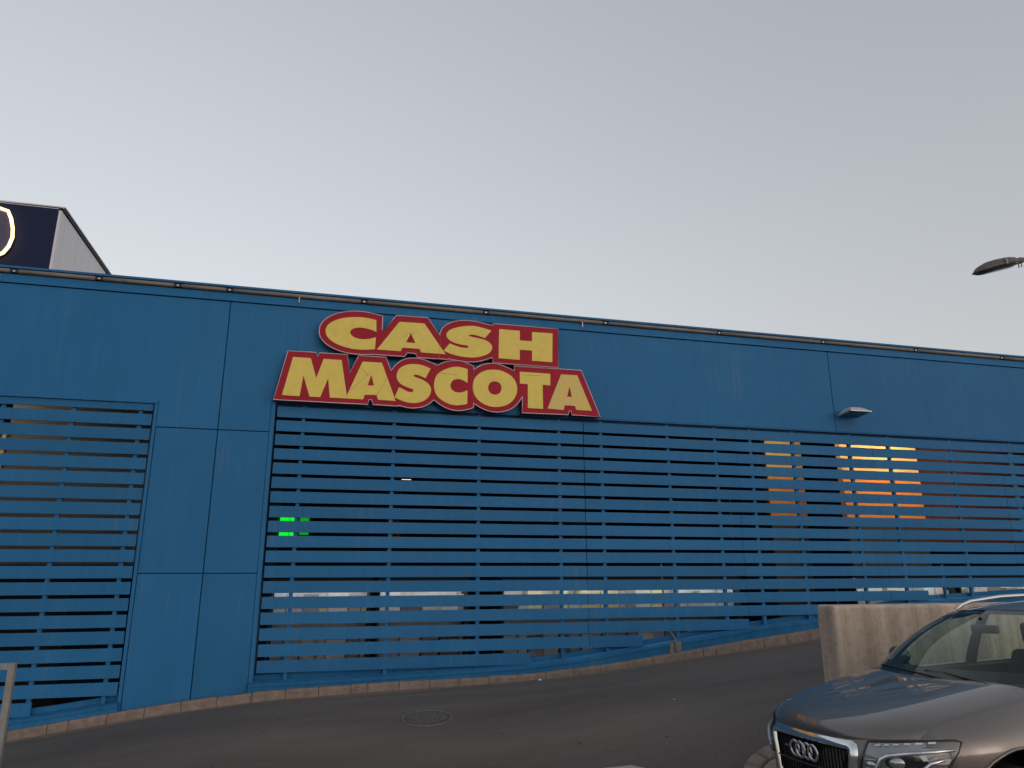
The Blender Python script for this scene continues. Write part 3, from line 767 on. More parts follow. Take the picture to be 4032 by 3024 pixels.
# ------------------------------------------------------------------ manhole, litter
mx_, my_ = 1.41, -2.12; mz = gz(mx_, my_)
sl = (gz(mx_ + .3, my_) - gz(mx_ - .3, my_)) / .6; sl2 = (gz(mx_, my_ + .3) - gz(mx_, my_ - .3)) / .6
def onr(x, y, h): return (x, y, mz + (x - mx_) * sl + (y - my_) * sl2 + h)
mh = empty("manhole_cover", (mx_, my_, mz), "round patterned iron manhole cover set in the ramp road", "manhole")
M_iron = mat("cast_iron", (.085, .080, .076), .62, .3, var=.35, scale=25)
M_iron2 = mat("worn_iron", (.17, .16, .15), .6, .2, var=.3, scale=30)
N_ = 40
def ringm(r0, r1, h0, h1):
    mb = MB(); rows = [[onr(mx_ + r_ * math.cos(2 * math.pi * i / N_), my_ + r_ * math.sin(2 * math.pi * i / N_), hh) for i in range(N_ + 1)] for r_, hh in ((r0, h0), (r0, h1), (r1, h1), (r1, h0))]
    return mb.grid(rows)
ringm(.285, .312, .0, .010).build("frame", M_iron2, mh)
MB().add([onr(mx_ + .280 * math.cos(2 * math.pi * i / N_), my_ + .280 * math.sin(2 * math.pi * i / N_), .006) for i in range(N_)], [tuple(range(N_))]).build("lid", M_iron, mh)
mb = MB()
for i in range(-5, 6):
    for j in range(-5, 6):
        u, v = i * .052 + (.026 if j % 2 else 0), j * .05
        if u * u + v * v < .060:
            a = R(45) if (i + j) % 2 else R(-45); c_, s_ = math.cos(a), math.sin(a)
            q = [(u + dx * c_ - dy * s_, v + dx * s_ + dy * c_) for dx, dy in ((-.022, -.007), (.022, -.007), (.022, .007), (-.022, .007))]
            mb.add([onr(mx_ + p[0], my_ + p[1], .006) for p in q] + [onr(mx_ + p[0], my_ + p[1], .013) for p in q], [(4, 5, 6, 7), (0, 1, 5, 4), (1, 2, 6, 5), (2, 3, 7, 6), (3, 0, 4, 7)])
o = mb.build("tread_studs", M_iron2, mh)
def litter(x, y, s, label):
    z = gz(x, y); mb = MB(); n = 6
    pts = [(x + s * math.cos(i) * random.uniform(.6, 1.1), y + s * math.sin(i) * random.uniform(.6, 1.1), z + .008) for i in [k * 2 * math.pi / n for k in range(n)]]
    tp = [(p[0] * .6 + x * .4, p[1] * .6 + y * .4, z + s * random.uniform(.3, .8)) for p in pts]
    mb.add(pts + tp, [tuple(range(n, 2 * n))] + [(i, (i + 1) % n, (i + 1) % n + n, i + n) for i in range(n)])
    tag(mb.build("paper_scrap", M_litter, base=(x, y, z)), label, "litter")
litter(3.39, -.34, .035, "crumpled white scrap lying against the kerb below the slats")
litter(4.35, -2.9, .022, "tiny white scrap on open asphalt left of the concrete wall")

# ------------------------------------------------------------------ handrail at the left edge
hr = empty("handrail", (-1.93, -5.9, gz(-1.93, -5.9)), "grey galvanised handrail with square corner at the left edge", "handrail")
MB().box(-1.945, -1.905, -5.92, -5.88, gz(-1.93, -5.9) - .05, 1.332).build("post", M_galv, hr)
MB().box(-4.6, -1.9455, -5.92, -5.88, 1.292, 1.331).build("top_rail", M_galv, hr)
MB().box(-4.6, -1.9455, -5.915, -5.885, .55, .58).build("lower_rail", M_galv, hr)
MB().box(-4.64, -4.601, -5.92, -5.88, gz(-4.6, -5.9) - .05, 1.332).build("post", M_galv, hr)

# ------------------------------------------------------------------ street lamp, head reaches into the frame at the right
sl_ = empty("street_lamp", (12.4, -3.6, gz(12.4, -3.2)), "dark grey street lamp head reaching in from the right against the sky", "street lamp")
M_lamp = mat("lamp_grey", (.085, .075, .068), .45, .3, var=.15, scale=15)
A = Vector((9.37, -3.6, 6.30)); Bv = Vector((10.22, -3.6, 6.56))
ax = (Bv - A); Ln = ax.length; ax.normalize(); sd_ = Vector((0, 1, 0)); upv = ax.cross(sd_).normalized()
if upv.z < 0: upv = -upv
tabw = [(0, .01), (.04, .06), (.12, .10), (.3, .14), (.5, .155), (.75, .145), (.92, .10), (1, .06)]
tabh = [(0, .005), (.04, .035), (.12, .075), (.3, .115), (.5, .125), (.75, .12), (.92, .10), (1, .06)]
def ringp(t, low):
    c = A + ax * (Ln * t); w = interp(tabw, t); hh = interp(tabh, t); out = []
    for k in range(13):
        a = math.pi * k / 12
        if not low: out.append(c + sd_ * (w * math.cos(a)) + upv * (hh * math.sin(a) ** .8))
        else: out.append(c + sd_ * (w * math.cos(a)) - upv * (.055 * (1 if .1 < t < .9 else .5) * math.sin(a) ** .6 * min(1, hh / .1)))
    return out
ts = [0, .04, .08, .12, .2, .3, .4, .5, .6, .75, .85, .92, 1]
MB().grid([ringp(t, False) for t in ts]).build("head_cover", M_lamp, sl_, smooth=True)
MB().grid([ringp(t, True) for t in ts]).build("lens_bowl", mat("lamp_bowl", (.03, .032, .04), .2), sl_, smooth=True)
rim = [A + ax * (Ln * t) + sd_ * (interp(tabw, t) + .006) for t in ts] + [A + ax * (Ln * t) - sd_ * (interp(tabw, t) + .006) for t in reversed(ts)]
MB().tube(rim, .012, 6, closed=True).build("rim", mat("lamp_rim", (.05, .045, .04), .5), sl_)
cl = A + ax * (Ln * .56) + upv * .035 - sd_ * .142
MB().box(cl.x - .014, cl.x + .014, cl.y - .03, cl.y + .02, cl.z - .05, cl.z + .05).build("latch", M_galv, sl_)
MB().tube([Bv - ax * .02 + upv * .02, Bv + ax * .12 + upv * .02], .05, 10).build("collar", M_lamp, sl_, smooth=True)
MB().tube([Bv + ax * .12 + upv * .02, Bv + ax * .5 + upv * .02, Vector((11.6, -3.6, 6.9)), Vector((12.1, -3.6, 6.85)), Vector((12.4, -3.6, 6.4)), Vector((12.4, -3.6, 5.4)), Vector((12.4, -3.6, gz(12.4, -3.2)))], [.036, .036, .036, .04, .05, .06, .085], 12).build("pole", M_galv, sl_, smooth=True)
for k in (.03, .09):
    c = Bv + ax * k - upv * .03
    MB().tube([c, c - Vector((0, 0, .06))], .008, 6).build("bolt", M_galv, sl_)
#CAR_HERE
# ------------------------------------------------------------------ the grey SUV (local frame: x forward from the front axle, y left, z up)
car = empty("car", (4.301, -6.849, -.018), "taupe grey SUV with chrome framed grille at the lower right corner", "car")
car['_local'] = 1
hd, pp, rr_ = R(181.0), R(-2.0), R(2.0)
cf = Vector((math.cos(hd) * math.cos(pp), math.sin(hd) * math.cos(pp), math.sin(pp)))
cl_ = Vector((-math.sin(hd), math.cos(hd), 0)); cu_ = cf.cross(cl_)
cl2 = cl_ * math.cos(rr_) + cu_ * math.sin(rr_); cu2 = -cl_ * math.sin(rr_) + cu_ * math.cos(rr_)
CM = Matrix((cf, cl2, cu2)).transposed().to_4x4(); CM.translation = Vector((4.301, -6.849, -.018))
car.matrix_world = CM

def car_paint():
    m, nt, b = nmat("taupe_metallic"); N = nt.nodes; L = nt.links
    tc = N.new('ShaderNodeTexCoord')
    a = N.new('ShaderNodeTexNoise'); a.inputs['Scale'].default_value = 900; a.inputs['Detail'].default_value = 1
    L.new(tc.outputs['Object'], a.inputs['Vector'])
    cr = N.new('ShaderNodeValToRGB'); e = cr.color_ramp.elements
    e[0].position = .35; e[0].color = (.108, .100, .091, 1); e[1].position = .65; e[1].color = (.152, .142, .131, 1)
    L.new(a.outputs['Fac'], cr.inputs['Fac']); L.new(cr.outputs[0], b.inputs['Base Color'])
    b.inputs['Metallic'].default_value = .55; b.inputs['Roughness'].default_value = .38
    b.inputs['Coat Weight'].default_value = 1.0; b.inputs['Coat Roughness'].default_value = .03
    return m
P_paint = car_paint()
P_chrome = mat("chrome", (.78, .79, .80), .12, 1.0)
P_satin = mat("satin_alu", (.70, .71, .72), .28, 1.0)
P_black = mat("car_black", (.012, .012, .013), .35)
P_plast = mat("car_plastic", (.035, .035, .036), .6, bump=.2, bscale=300)
P_rub = mat("tyre_rubber", (.018, .018, .018), .8)
P_rim = mat("rim_metal", (.42, .42, .43), .3, .9)
P_int = mat("cabin_dark", (.03, .031, .033), .75)
P_seat = mat("seat_fabric", (.045, .045, .047), .85)
def glass(name, tint, fac=1.0, rough=.0):
    m = bpy.data.materials.new(name); m.use_nodes = True; nt = m.node_tree; N = nt.nodes; L = nt.links; N.clear()
    o = N.new('ShaderNodeOutputMaterial'); t = N.new('ShaderNodeBsdfTransparent'); g_ = N.new('ShaderNodeBsdfGlossy'); mx = N.new('ShaderNodeMixShader')
    fr = N.new('ShaderNodeFresnel')
    ge = N.new('ShaderNodeNewGeometry'); mr_ = N.new('ShaderNodeMapRange'); mr_.inputs['To Min'].default_value = 1.5; mr_.inputs['To Max'].default_value = 1 / 1.5
    L.new(ge.outputs['Backfacing'], mr_.inputs['Value']); L.new(mr_.outputs[0], fr.inputs['IOR'])
    t.inputs['Color'].default_value = (*tint, 1); g_.inputs['Roughness'].default_value = rough
    L.new(fr.outputs[0], mx.inputs[0]); L.new(t.outputs[0], mx.inputs[1]); L.new(g_.outputs[0], mx.inputs[2]); L.new(mx.outputs[0], o.inputs['Surface'])
    return m
P_glass = glass("tinted_glass", (.74, .86, .80))
P_clear = glass("clear_lens", (.86, .88, .9))

# ---- plan and section functions
PLAN = [(0, .872), (.20, .866), (.36, .848), (.46, .822), (.55, .780), (.64, .715), (.72, .630), (.78, .545), (.83, .45), (.865, .36), (.89, .27), (.915, .12)]
def nose_x(y): return interp(PLAN, abs(y))
def front_x(y, z):
    x = nose_x(y)
    if z > .78: x -= .55 * (z - .78) ** 1.5 * 2.2
    if z < .45: x -= (.45 - z) * .18
    return x
# hood: rows front->cowl, columns centre->edge
HR = [
    [(.862, 0, .893), (.855, .15, .893), (.842, .29, .892), (.800, .455, .884), (.70, .61, .886), (.565, .715, .889)],
    [(.845, 0, .912), (.838, .15, .912), (.824, .29, .911), (.780, .46, .906), (.675, .625, .905), (.545, .728, .902)],
    [(.77, 0, .944), (.763, .15, .944), (.75, .30, .944), (.705, .48, .942), (.60, .64, .932), (.49, .745, .922)],
    [(.55, 0, .993), (.545, .155, .993), (.53, .31, .994), (.49, .515, .995), (.40, .67, .975), (.32, .775, .955)],
    [(.30, 0, 1.032), (.295, .16, 1.032), (.28, .32, 1.034), (.24, .54, 1.037), (.17, .695, 1.012), (.11, .80, .985)],
    [(.02, 0, 1.068), (.015, .165, 1.069), (.0, .33, 1.072), (-.04, .565, 1.076), (-.10, .715, 1.048), (-.14, .818, 1.015)],
    [(-.20, 0, 1.094), (-.205, .17, 1.095), (-.22, .34, 1.10), (-.28, .585, 1.104), (-.33, .735, 1.075), (-.37, .832, 1.040)],
    [(-.235, 0, 1.096), (-.24, .17, 1.097), (-.255, .34, 1.102), (-.315, .588, 1.106), (-.365, .738, 1.077), (-.405, .834, 1.042)],
]
HDZ = [0, .016, .036, .046, .050, .054, .056, .056]
HR = [[(p[0], p[1], p[2] + HDZ[i]) for p in r_] for i, r_ in enumerate(HR)]
def mirror_rows(rows): return [[(p[0], -p[1], p[2]) for p in reversed(r_[1:])] + list(r_) for r_ in rows]
hood_rows = mirror_rows(HR)
lipf = [(p[0] - .012, p[1], p[2] - .03) for p in hood_rows[0]]
lipb = [(p[0] - .004, p[1], p[2] - .03) for p in hood_rows[-1]]
rows_ = [lipf] + hood_rows + [lipb]
rows_ = [[(r_[0][0], r_[0][1] + .004, r_[0][2] - .035)] + r_ + [(r_[-1][0], r_[-1][1] - .004, r_[-1][2] - .035)] for r_ in rows_]
hood = MB().grid(rows_).build("hood", P_paint, car, smooth=True, sub=3)
# hood edge line used by the fenders
EDGE = [(r_[-1][0], r_[-1][1], r_[-1][2]) for r_ in HR]
def edge(x):
    ys_ = sorted((e[0], e[1]) for e in EDGE); zs_ = sorted((e[0], e[2]) for e in EDGE)
    return interp(ys_, x), interp(zs_, x)
# belt / shoulder line behind the hood
def top_yz(x):
    if x > -.405:
        y, z = edge(x); return y + .005, z - .001
    t = [(-3.75, .80, 1.05), (-3.4, .84, 1.08), (-2.6, .86, 1.09), (-1.6, .862, 1.10), (-.8, .855, 1.10), (-.405, .839, 1.097)]
    return interp([(a, b_) for a, b_, c in t], x), interp([(a, c) for a, b_, c in t], x)
def ymax(x): return interp([(-3.75, .80), (-3.5, .88), (-3.0, .925), (-2.2, .94), (-.2, .94), (.15, .925), (.30, .895), (.42, .852), (.52, .80), (.60, .745)], x)
def side_y(x, z):
    yt, zt_ = top_yz(x); ym = ymax(x); zm = .80
    if z >= zm:
        t = (z - zm) / max(.02, zt_ - zm); return ym - (ym - yt) * (t ** 2.2)
    return ym - .10 * ((zm - z) / .55) ** 2
AR, AZ = .455, .385
def bottom_z(x):
    zb = .27
    for c in (0, -2.807):
        d = x - c
        if abs(d) < AR: zb = max(zb, AZ + math.sqrt(AR * AR - d * d))
    return zb
def side_shell(s):
    xs_ = [.455, .43, .40]
    x = .36
    while x > -3.74: xs_.append(round(x, 3)); x -= .04
    xs_.append(-3.75)
    for c in (0, -2.807): xs_ += [c + AR - .001, c + AR + .001, c - AR + .001, c - AR - .001, c + AR - .012, c - AR + .012]
    xs_ = sorted(set(v for v in xs_ if v <= .455), reverse=True)
    rows = []
    for x in xs_:
        yt, zt_ = top_yz(x); zb = bottom_z(x); r_ = [(x, s * (yt - .003), zt_ - .03)]
        for k in range(13):
            t = k / 12; z = zt_ + (zb - zt_) * t
            r_.append((x, s * (side_y(x, z) if k else yt), z))
        r_.append((x, s * (r_[-1][1] * s - .05), zb + .004))
        rows.append(r_)
    return MB().grid(rows, flip=(s > 0))
for s in (1, -1): side_shell(s).build("fender_and_side", P_paint, car, smooth=True, angle=40)
# corner between hood, headlight and fender
for s_ in (1, -1):
    rows = []
    for i in range(9):
        x = .575 - .125 * i / 8; yt, zt_ = top_yz(x); r_ = [(x, s_ * (yt - .003), zt_ - .03)]
        for k in range(7):
            z = zt_ + (.855 - zt_) * k / 6; r_.append((x, s_ * (side_y(x, z) if k else yt), z))
        rows.append(r_)
    MB().grid(rows, flip=(s_ > 0)).build("fender_corner", P_paint, car, smooth=True, angle=40)
# arch lips and dark wheel houses
for s in (1, -1):
    for c in (0, -2.807):
        pts = []
        for k in range(25):
            a = math.pi * (k / 24); x = c + (AR - .004) * math.cos(a); z = AZ + (AR - .004) * math.sin(a)
            pts.append((x, s * (side_y(x, z) + .004), z))
        MB().tube(pts, .010, 8).build("arch_trim", P_paint, car, smooth=True)
        mb = MB(); rows = []
        for k in range(17):
            a = math.pi * (k / 16)
            rows.append([(c + (AR - .006) * math.cos(a), s * yy, AZ + (AR - .006) * math.sin(a)) for yy in (.88, .55)])
        mb.grid(rows); mb.add([rows[k][1] for k in range(17)], [tuple(range(17))])
        mb.build("wheel_house", P_black, car)

# ---- front end: bumper skin
def front_grid(y0, y1, z0, z1, ny, nz, off=0.0):
    return [[(front_x(y0 + (y1 - y0) * i / ny, z0 + (z1 - z0) * j / nz) + off, y0 + (y1 - y0) * i / ny, z0 + (z1 - z0) * j / nz) for i in range(ny + 1)] for j in range(nz + 1)]
fy = [-.865, -.85, -.83, -.80, -.77, -.73, -.69, -.64, -.59, -.54, -.49, -.44, -.38, -.3, -.2, -.1, 0]
fy = fy + [-v for v in reversed(fy[:-1])]
fz = [.24, .30, .36, .42, .48, .55, .62, .69, .75, .80, .84, .872, .884]
MB().grid([[(front_x(y, z), y, z) for y in fy] for z in fz]).build("front_bumper", P_paint, car, smooth=True)
MB().grid([[(front_x(y, .24) - .25 * k, y, .24 - .01 * k) for y in fy] for k in range(3)]).build("under_tray", P_black, car)
# grille
GO = [(-.395, .868), (-.20, .872), (0, .873), (.20, .872), (.395, .868), (.436, .850), (.452, .815), (.448, .76), (.418, .58), (.390, .44), (.365, .395), (.32, .375), (0, .37), (-.32, .375), (-.365, .395), (-.390, .44), (-.418, .58), (-.448, .76), (-.452, .815), (-.436, .850)]
def shrink(poly, d):
    cx, cz = 0, .62; n = len(poly); out = []
    for i in range(n):
        p0, p1, p2 = Vector((*poly[i - 1], 0)), Vector((*poly[i], 0)), Vector((*poly[(i + 1) % n], 0))
        a = (p1 - p0).normalized(); b_ = (p2 - p1).normalized(); t = (a + b_).normalized(); nn = Vector((-t.y, t.x, 0))
        if nn.dot(Vector((cx, cz, 0)) - p1) < 0: nn = -nn
        out.append((p1.x + nn.x * d, p1.y + nn.y * d))
    return out
def onf(p, off): return (front_x(p[0], p[1]) + off, p[0], p[1])
g_in = shrink(GO, .060)
rings = [[onf(p, .002) for p in GO], [onf(p, .022) for p in shrink(GO, .012)], [onf(p, .028) for p in shrink(GO, .030)], [onf(p, .024) for p in shrink(GO, .050)], [onf(p, .004) for p in g_in]]
rings = [r_ + [r_[0]] for r_ in rings]
MB().grid(rings).build("grille_surround", P_chrome, car, smooth=True, merge=.0005)
gp = MB()
yy = -.44
rows = []
gi = g_in
mb = MB(); mb.add([onf(p, .004) for p in gi] + [onf((0, .62), .004)], [(i, (i + 1) % len(gi), len(gi)) for i in range(len(gi))])
P_grille = mat("grille_black", (.008, .008, .009), .75, spec=.15)
gr = mb.build("grille", P_grille, car)
mb = MB(); k = -.36
while k <= .361:
    zt_ = .818 - .0 * abs(k); zb = .42
    mb.add([onf((k - .004, zt_), .004), onf((k + .004, zt_), .004), onf((k + .004, zb), .004), onf((k - .004, zb), .004),
            onf((k - .003, zt_), .016), onf((k + .003, zt_), .016), onf((k + .003, zb), .016), onf((k - .003, zb), .016)],
           [(4, 5, 6, 7), (0, 4, 7, 3), (1, 2, 6, 5), (0, 1, 5, 4), (3, 7, 6, 2)])
    k += .03
mb.build("grille_bars", P_grille, gr)
mb = MB()
for z in (.56, .66):
    mb.tube([onf((y_ / 10, z), .012) for y_ in range(-4, 5)], .006, 6)
mb.build("grille_crossbars", P_plast, gr)
# emblem of four linked rings
mb = MB(); EZ = .748
for i in range(4):
    cy = (-1.5 + i) * .067
    n1, n2 = 36, 8; pts = []
    rows = []
    for a in range(n1 + 1):
        t = 2 * math.pi * a / n1
        row = []
        for b2 in range(n2 + 1):
            u = 2 * math.pi * b2 / n2; rad = .0475 + .0105 * math.cos(u)
            y_, z_ = cy + rad * math.cos(t), EZ + rad * math.sin(t)
            row.append((front_x(0, EZ) + .030 + (i % 2) * .004 + .006 * math.sin(u), y_, z_))
        rows.append(row)
    mb.grid(rows)
mb.build("emblem", P_satin, car, smooth=True, merge=.0003)
MB().box(front_x(0, EZ) - .0, front_x(0, EZ) + .022, -.13, .13, EZ - .03, EZ + .03).build("emblem_mount", P_black, car)
MB().box(.872, .884, -.24, -.19, .742, .752).build("badge", P_satin, car)
# number plate (blank) and lower intake
MB().box(.885, .895, -.26, .26, .40, .51).build("number_plate", mat("plate", (.6, .6, .58), .5), car)
for s in (1, -1):
    q = [onf((s * y, z), .004) for y, z in ((.50, .34), (.74, .36), (.76, .46), (.52, .52))]
    MB().add(q, [(0, 1, 2, 3)]).build("side_intake", P_black, car)

# ---- headlights
HO = [(.500, .876), (.60, .884), (.70, .892), (.785, .898), (.832, .900), (.846, .890), (.843, .84), (.826, .77), (.802, .70), (.77, .665), (.66, .655), (.53, .652), (.470, .66), (.455, .68), (.468, .74), (.488, .81)]
def hx(y, z): return front_x(y, z)
def headlight(s):
    root = MB()
    c = (.65, .76)
    def P(p, off): return (hx(p[0], p[1]) + off, s * (p[0] + off * .5), p[1])
    def ins(p, t): return (p[0] * (1 - t) + c[0] * t, p[1] * (1 - t) + c[1] * t)
    n = len(HO)
    h_ = MB(); rs = [[P(ins(p, t), .004) for p in HO] for t in (0, .25, .5, .75)]
    rs = [r_ + [r_[0]] for r_ in rs]; h_.grid(rs); h_.add([P(ins(p, .75), .004) for p in HO], [tuple(range(n))])
    ho = h_.build("headlight", mat("headlight_housing", (.34, .34, .345), .3, .7), car, smooth=False)
    # black seal round the lamp
    MB().tube([P(p, .008) for p in HO], .007, 6, closed=True).build("seal", P_black, ho, smooth=True)
    # daytime light strip: along the top, then sweeping down
    drl = [(.835, .848), (.76, .835), (.68, .822), (.615, .806), (.585, .786), (.572, .760), (.560, .735), (.545, .712), (.520, .700), (.490, .696)]
    MB().tube([P(p, .018) for p in drl], [.009, .011, .013, .014, .015, .015, .014, .013, .011, .009], 8).build("light_strip", P_satin, ho, smooth=True)
    low = [(.812, .795), (.775, .775), (.745, .735), (.715, .710), (.66, .700), (.61, .700)]
    MB().tube([P(p, .018) for p in low], [.008, .012, .014, .014, .012, .008], 8).build("light_strip", P_satin, ho, smooth=True)
    # reflector bowl and projector
    def disc(cy, cz, ry, rz, off, mm, nm, dome=.0):
        rows = []
        for t in (1, .8, .55, .28, .01):
            rows.append([P((cy + ry * t * math.cos(a * math.pi / 12), cz + rz * t * math.sin(a * math.pi / 12)), off + dome * (1 - t * t)) for a in range(25)])
        MB().grid(rows).build(nm, mm, ho, smooth=True)
    disc(.685, .765, .085, .048, .007, mat("bowl_dark", (.05, .05, .055), .2, .7), "reflector", -.002)
    disc(.650, .768, .034, .034, .010, mat("projector", (.55, .56, .58), .12, .8), "projector", .012)
    disc(.525, .745, .030, .020, .010, P_satin, "reflector", .006)
    MB().add([P(p, .012) for p in ((.735, .818), (.755, .820), (.768, .790), (.750, .786))], [(0, 1, 2, 3)]).build("side_marker", mat("marker", (.75, .72, .68), .3), ho)
    for i in range(6):
        yy_ = .56 + i * .042; zz_ = .862 + i * .005
        MB().add([P(p, .012) for p in ((yy_ - .012, zz_ - .006), (yy_ + .012, zz_ - .005), (yy_ + .013, zz_ + .006), (yy_ - .011, zz_ + .005))], [(0, 1, 2, 3)]).build("indicator", P_satin, ho)
    for zz_ in (.775, .722):
        MB().tube([P((.49, zz_), .012), P((.56, zz_ + .002), .012)], .003, 6).build("reflector_rib", P_satin, ho)
    # clear lens over everything
    l_ = MB(); rs = [[P(ins(p, t), .022 + .012 * t) for p in HO] for t in (0, .3, .6)]
    rs = [r_ + [r_[0]] for r_ in rs]; l_.grid(rs); l_.add([P(ins(p, .6), .0292) for p in HO], [tuple(range(n))])
    l_.build("lens", P_clear, ho, smooth=True)
for s in (1, -1): headlight(s)

# ---- greenhouse
WB = [(-.245, 0, 1.144), (-.255, .30, 1.148), (-.315, .54, 1.152), (-.43, .70, 1.150), (-.56, .782, 1.140)]
WT = [(-1.03, 0, 1.592), (-1.035, .24, 1.588), (-1.06, .42, 1.575), (-1.10, .525, 1.555), (-1.15, .588, 1.530)]
def wsrow(t):
    r_ = []
    for a, b_ in zip(WB, WT):
        bow = .045 * math.sin(math.pi * t)
        r_.append((a[0] + (b_[0] - a[0]) * t + bow * .55, a[1] + (b_[1] - a[1]) * t, a[2] + (b_[2] - a[2]) * t + bow * .75))
    return r_
wrows = mirror_rows([wsrow(t / 8) for t in range(9)])
MB().grid(wrows).build("windshield", P_glass, car, smooth=True)
# black frit band round the windshield, just inside the glass
fr = MB()
inner = lambda p, c: (p[0] * .9 + c[0] * .1 - .0, p[1] * .9, p[2] * .9 + c[2] * .1)
bottom = [[(p[0] - .006, p[1], p[2] - .006) for p in wrows[0]], [(p[0] - .006, p[1], p[2] - .006) for p in wrows[1]]]
fr.grid(bottom)
fr.grid([[(p[0] - .008, p[1], p[2] - .008) for p in wrows[8]], [(p[0] * .35 + q[0] * .65 - .008, p[1], p[2] * .35 + q[2] * .65 - .008) for p, q in zip(wrows[7], wrows[8])]])
fr.build("windshield_frit", P_black, car)
# cowl
cb = [(p[0] + .06, p[1] * 1.02, p[2] - .012) for p in wrows[0]]
MB().grid([[(p[0] + .015, p[1], p[2] - .004) for p in wrows[0]], cb, [(p[0], p[1], p[2] - .06) for p in cb]]).build("cowl", P_plast, car, smooth=True)
# A pillars, roof rails of the body, B/C/D pillars
def ribbon(pts_o, pts_i, m, nm, th=.03):
    mb = MB(); n = len(pts_o); vs = []
    for o_, i_ in zip(pts_o, pts_i):
        o_, i_ = Vector(o_), Vector(i_); mid = Vector((o_.x, 0, 1.0)); inw = Vector((0, -1 if o_.y > 0 else 1, -.35)).normalized() * th
        vs.append([o_, i_, i_ + inw, o_ + inw])
    for r_ in vs: r_.append(r_[0])
    mb.grid(vs); mb.add(vs[0][:4], [(0, 1, 2, 3)]); mb.add(vs[-1][:4], [(3, 2, 1, 0)])
    return mb.build(nm, m, car, smooth=False)
for s in (1, -1):
    A_in = [wsrow(t / 8)[-1] for t in range(9)]
    A_in = [(p[0] + .003, s * (p[1] + .002), p[2] + .003) for p in A_in]
    A_out = [(p[0] - .075 + .02 * i / 8, s * (abs(p[1]) + .030 + .0 * i), p[2] + .004 - .012) for i, p in enumerate(A_in)]
    ribbon(A_out, A_in, P_paint, "pillar")
    # roof side rail of the body
    rl = [(-1.21, .612, 1.525), (-1.5, .630, 1.555), (-2.0, .636, 1.567), (-2.6, .628, 1.555), (-3.0, .612, 1.530), (-3.35, .60, 1.48)]
    ri = [(-1.15, .588, 1.534), (-1.5, .595, 1.592), (-2.0, .60, 1.606), (-2.6, .595, 1.596), (-3.0, .58, 1.572), (-3.35, .565, 1.52)]
    ribbon([(a, s * b_, c) for a, b_, c in rl], [(a, s * b_, c) for a, b_, c in ri], P_paint, "roof_side")
    def belt(x): yt, zt_ = top_yz(x); return (x, yt - .012, zt_ + .004)
    def rail(x): return (x, interp([(-3.35, .60), (-2.6, .628), (-2.0, .636), (-1.5, .63), (-1.21, .612)], x), interp([(-3.35, 1.48), (-3.0, 1.53), (-2.6, 1.555), (-2.0, 1.567), (-1.5, 1.555), (-1.21, 1.525)], x))
    def pill(xb0, xb1, xt0, xt1, nm, m):
        a0, a1, b0, b1 = belt(xb0), belt(xb1), rail(xt0), rail(xt1)
        f = lambda p, q: [(p[0] + (q[0] - p[0]) * t / 4, s * (p[1] + (q[1] - p[1]) * t / 4 + .03 * math.sin(math.pi * t / 4)), p[2] + (q[2] - p[2]) * t / 4) for t in range(5)]
        ribbon(f(a0, b0), f(a1, b1), m, nm)
    pill(-1.62, -1.52, -1.68, -1.60, "pillar", P_black)
    pill(-2.62, -2.50, -2.60, -2.52, "pillar", P_black)
    pill(-3.62, -3.30, -3.34, -3.12, "pillar", P_paint)
    def win(x0b, x1b, x0t, x1t):
        rows = []
        for t in range(6):
            u = t / 5; r_ = []
            for k in range(7):
                w = k / 6; pb = belt(x0b + (x1b - x0b) * w); ptp = rail(x0t + (x1t - x0t) * w)
                r_.append((pb[0] + (ptp[0] - pb[0]) * u, s * (pb[1] + (ptp[1] - pb[1]) * u + .026 * math.sin(math.pi * u)), pb[2] + (ptp[2] - pb[2]) * u))
            rows.append(r_)
        MB().grid(rows).build("side_window", P_glass, car, smooth=True)
    win(-.66, -1.52, -1.215, -1.60); win(-1.62, -2.50, -1.68, -2.52); win(-2.62, -3.30, -2.60, -3.12)
    # belt trim
    MB().tube([(belt(x)[0], s * (belt(x)[1] + .004), belt(x)[2]) for x in (-.62, -1.0, -1.6, -2.2, -2.8, -3.4)], .010, 6).build("belt_trim", P_satin, car, smooth=True)
    # roof rail
    pts = [(-1.26, s * .575, 1.575), (-1.33, s * .585, 1.612), (-1.45, s * .59, 1.640), (-1.8, s * .597, 1.664), (-2.3, s * .597, 1.664), (-2.75, s * .588, 1.642), (-3.0, s * .575, 1.60)]
    MB().tube(pts, [.008, .014, .016, .016, .016, .015, .008], 10).build("roof_rail", P_satin, car, smooth=True)
    # mirror
    my = .97
    mb = MB(); rows = []
    for k in range(9):
        a = k / 8; w = math.sin(math.pi * min(1, .12 + .88 * a)) if a < 1 else 0
        rad = [0.01, .055, .075, .085, .088, .088, .085, .07, .0][k]
        rows.append([(-.86 + .10 * a - .12, s * (my + .115 * math.cos(t * math.pi / 8) * rad / .088 - .0), 1.20 + rad * .9 * math.sin(t * math.pi / 8)) for t in range(17)])
    mb.grid(rows); mb.build("side_mirror", P_paint, car, smooth=True)
    MB().tube([(-.92, s * .84, 1.09), (-.92, s * .93, 1.14)], .025, 8).build("mirror_stalk", P_black, car, smooth=True)
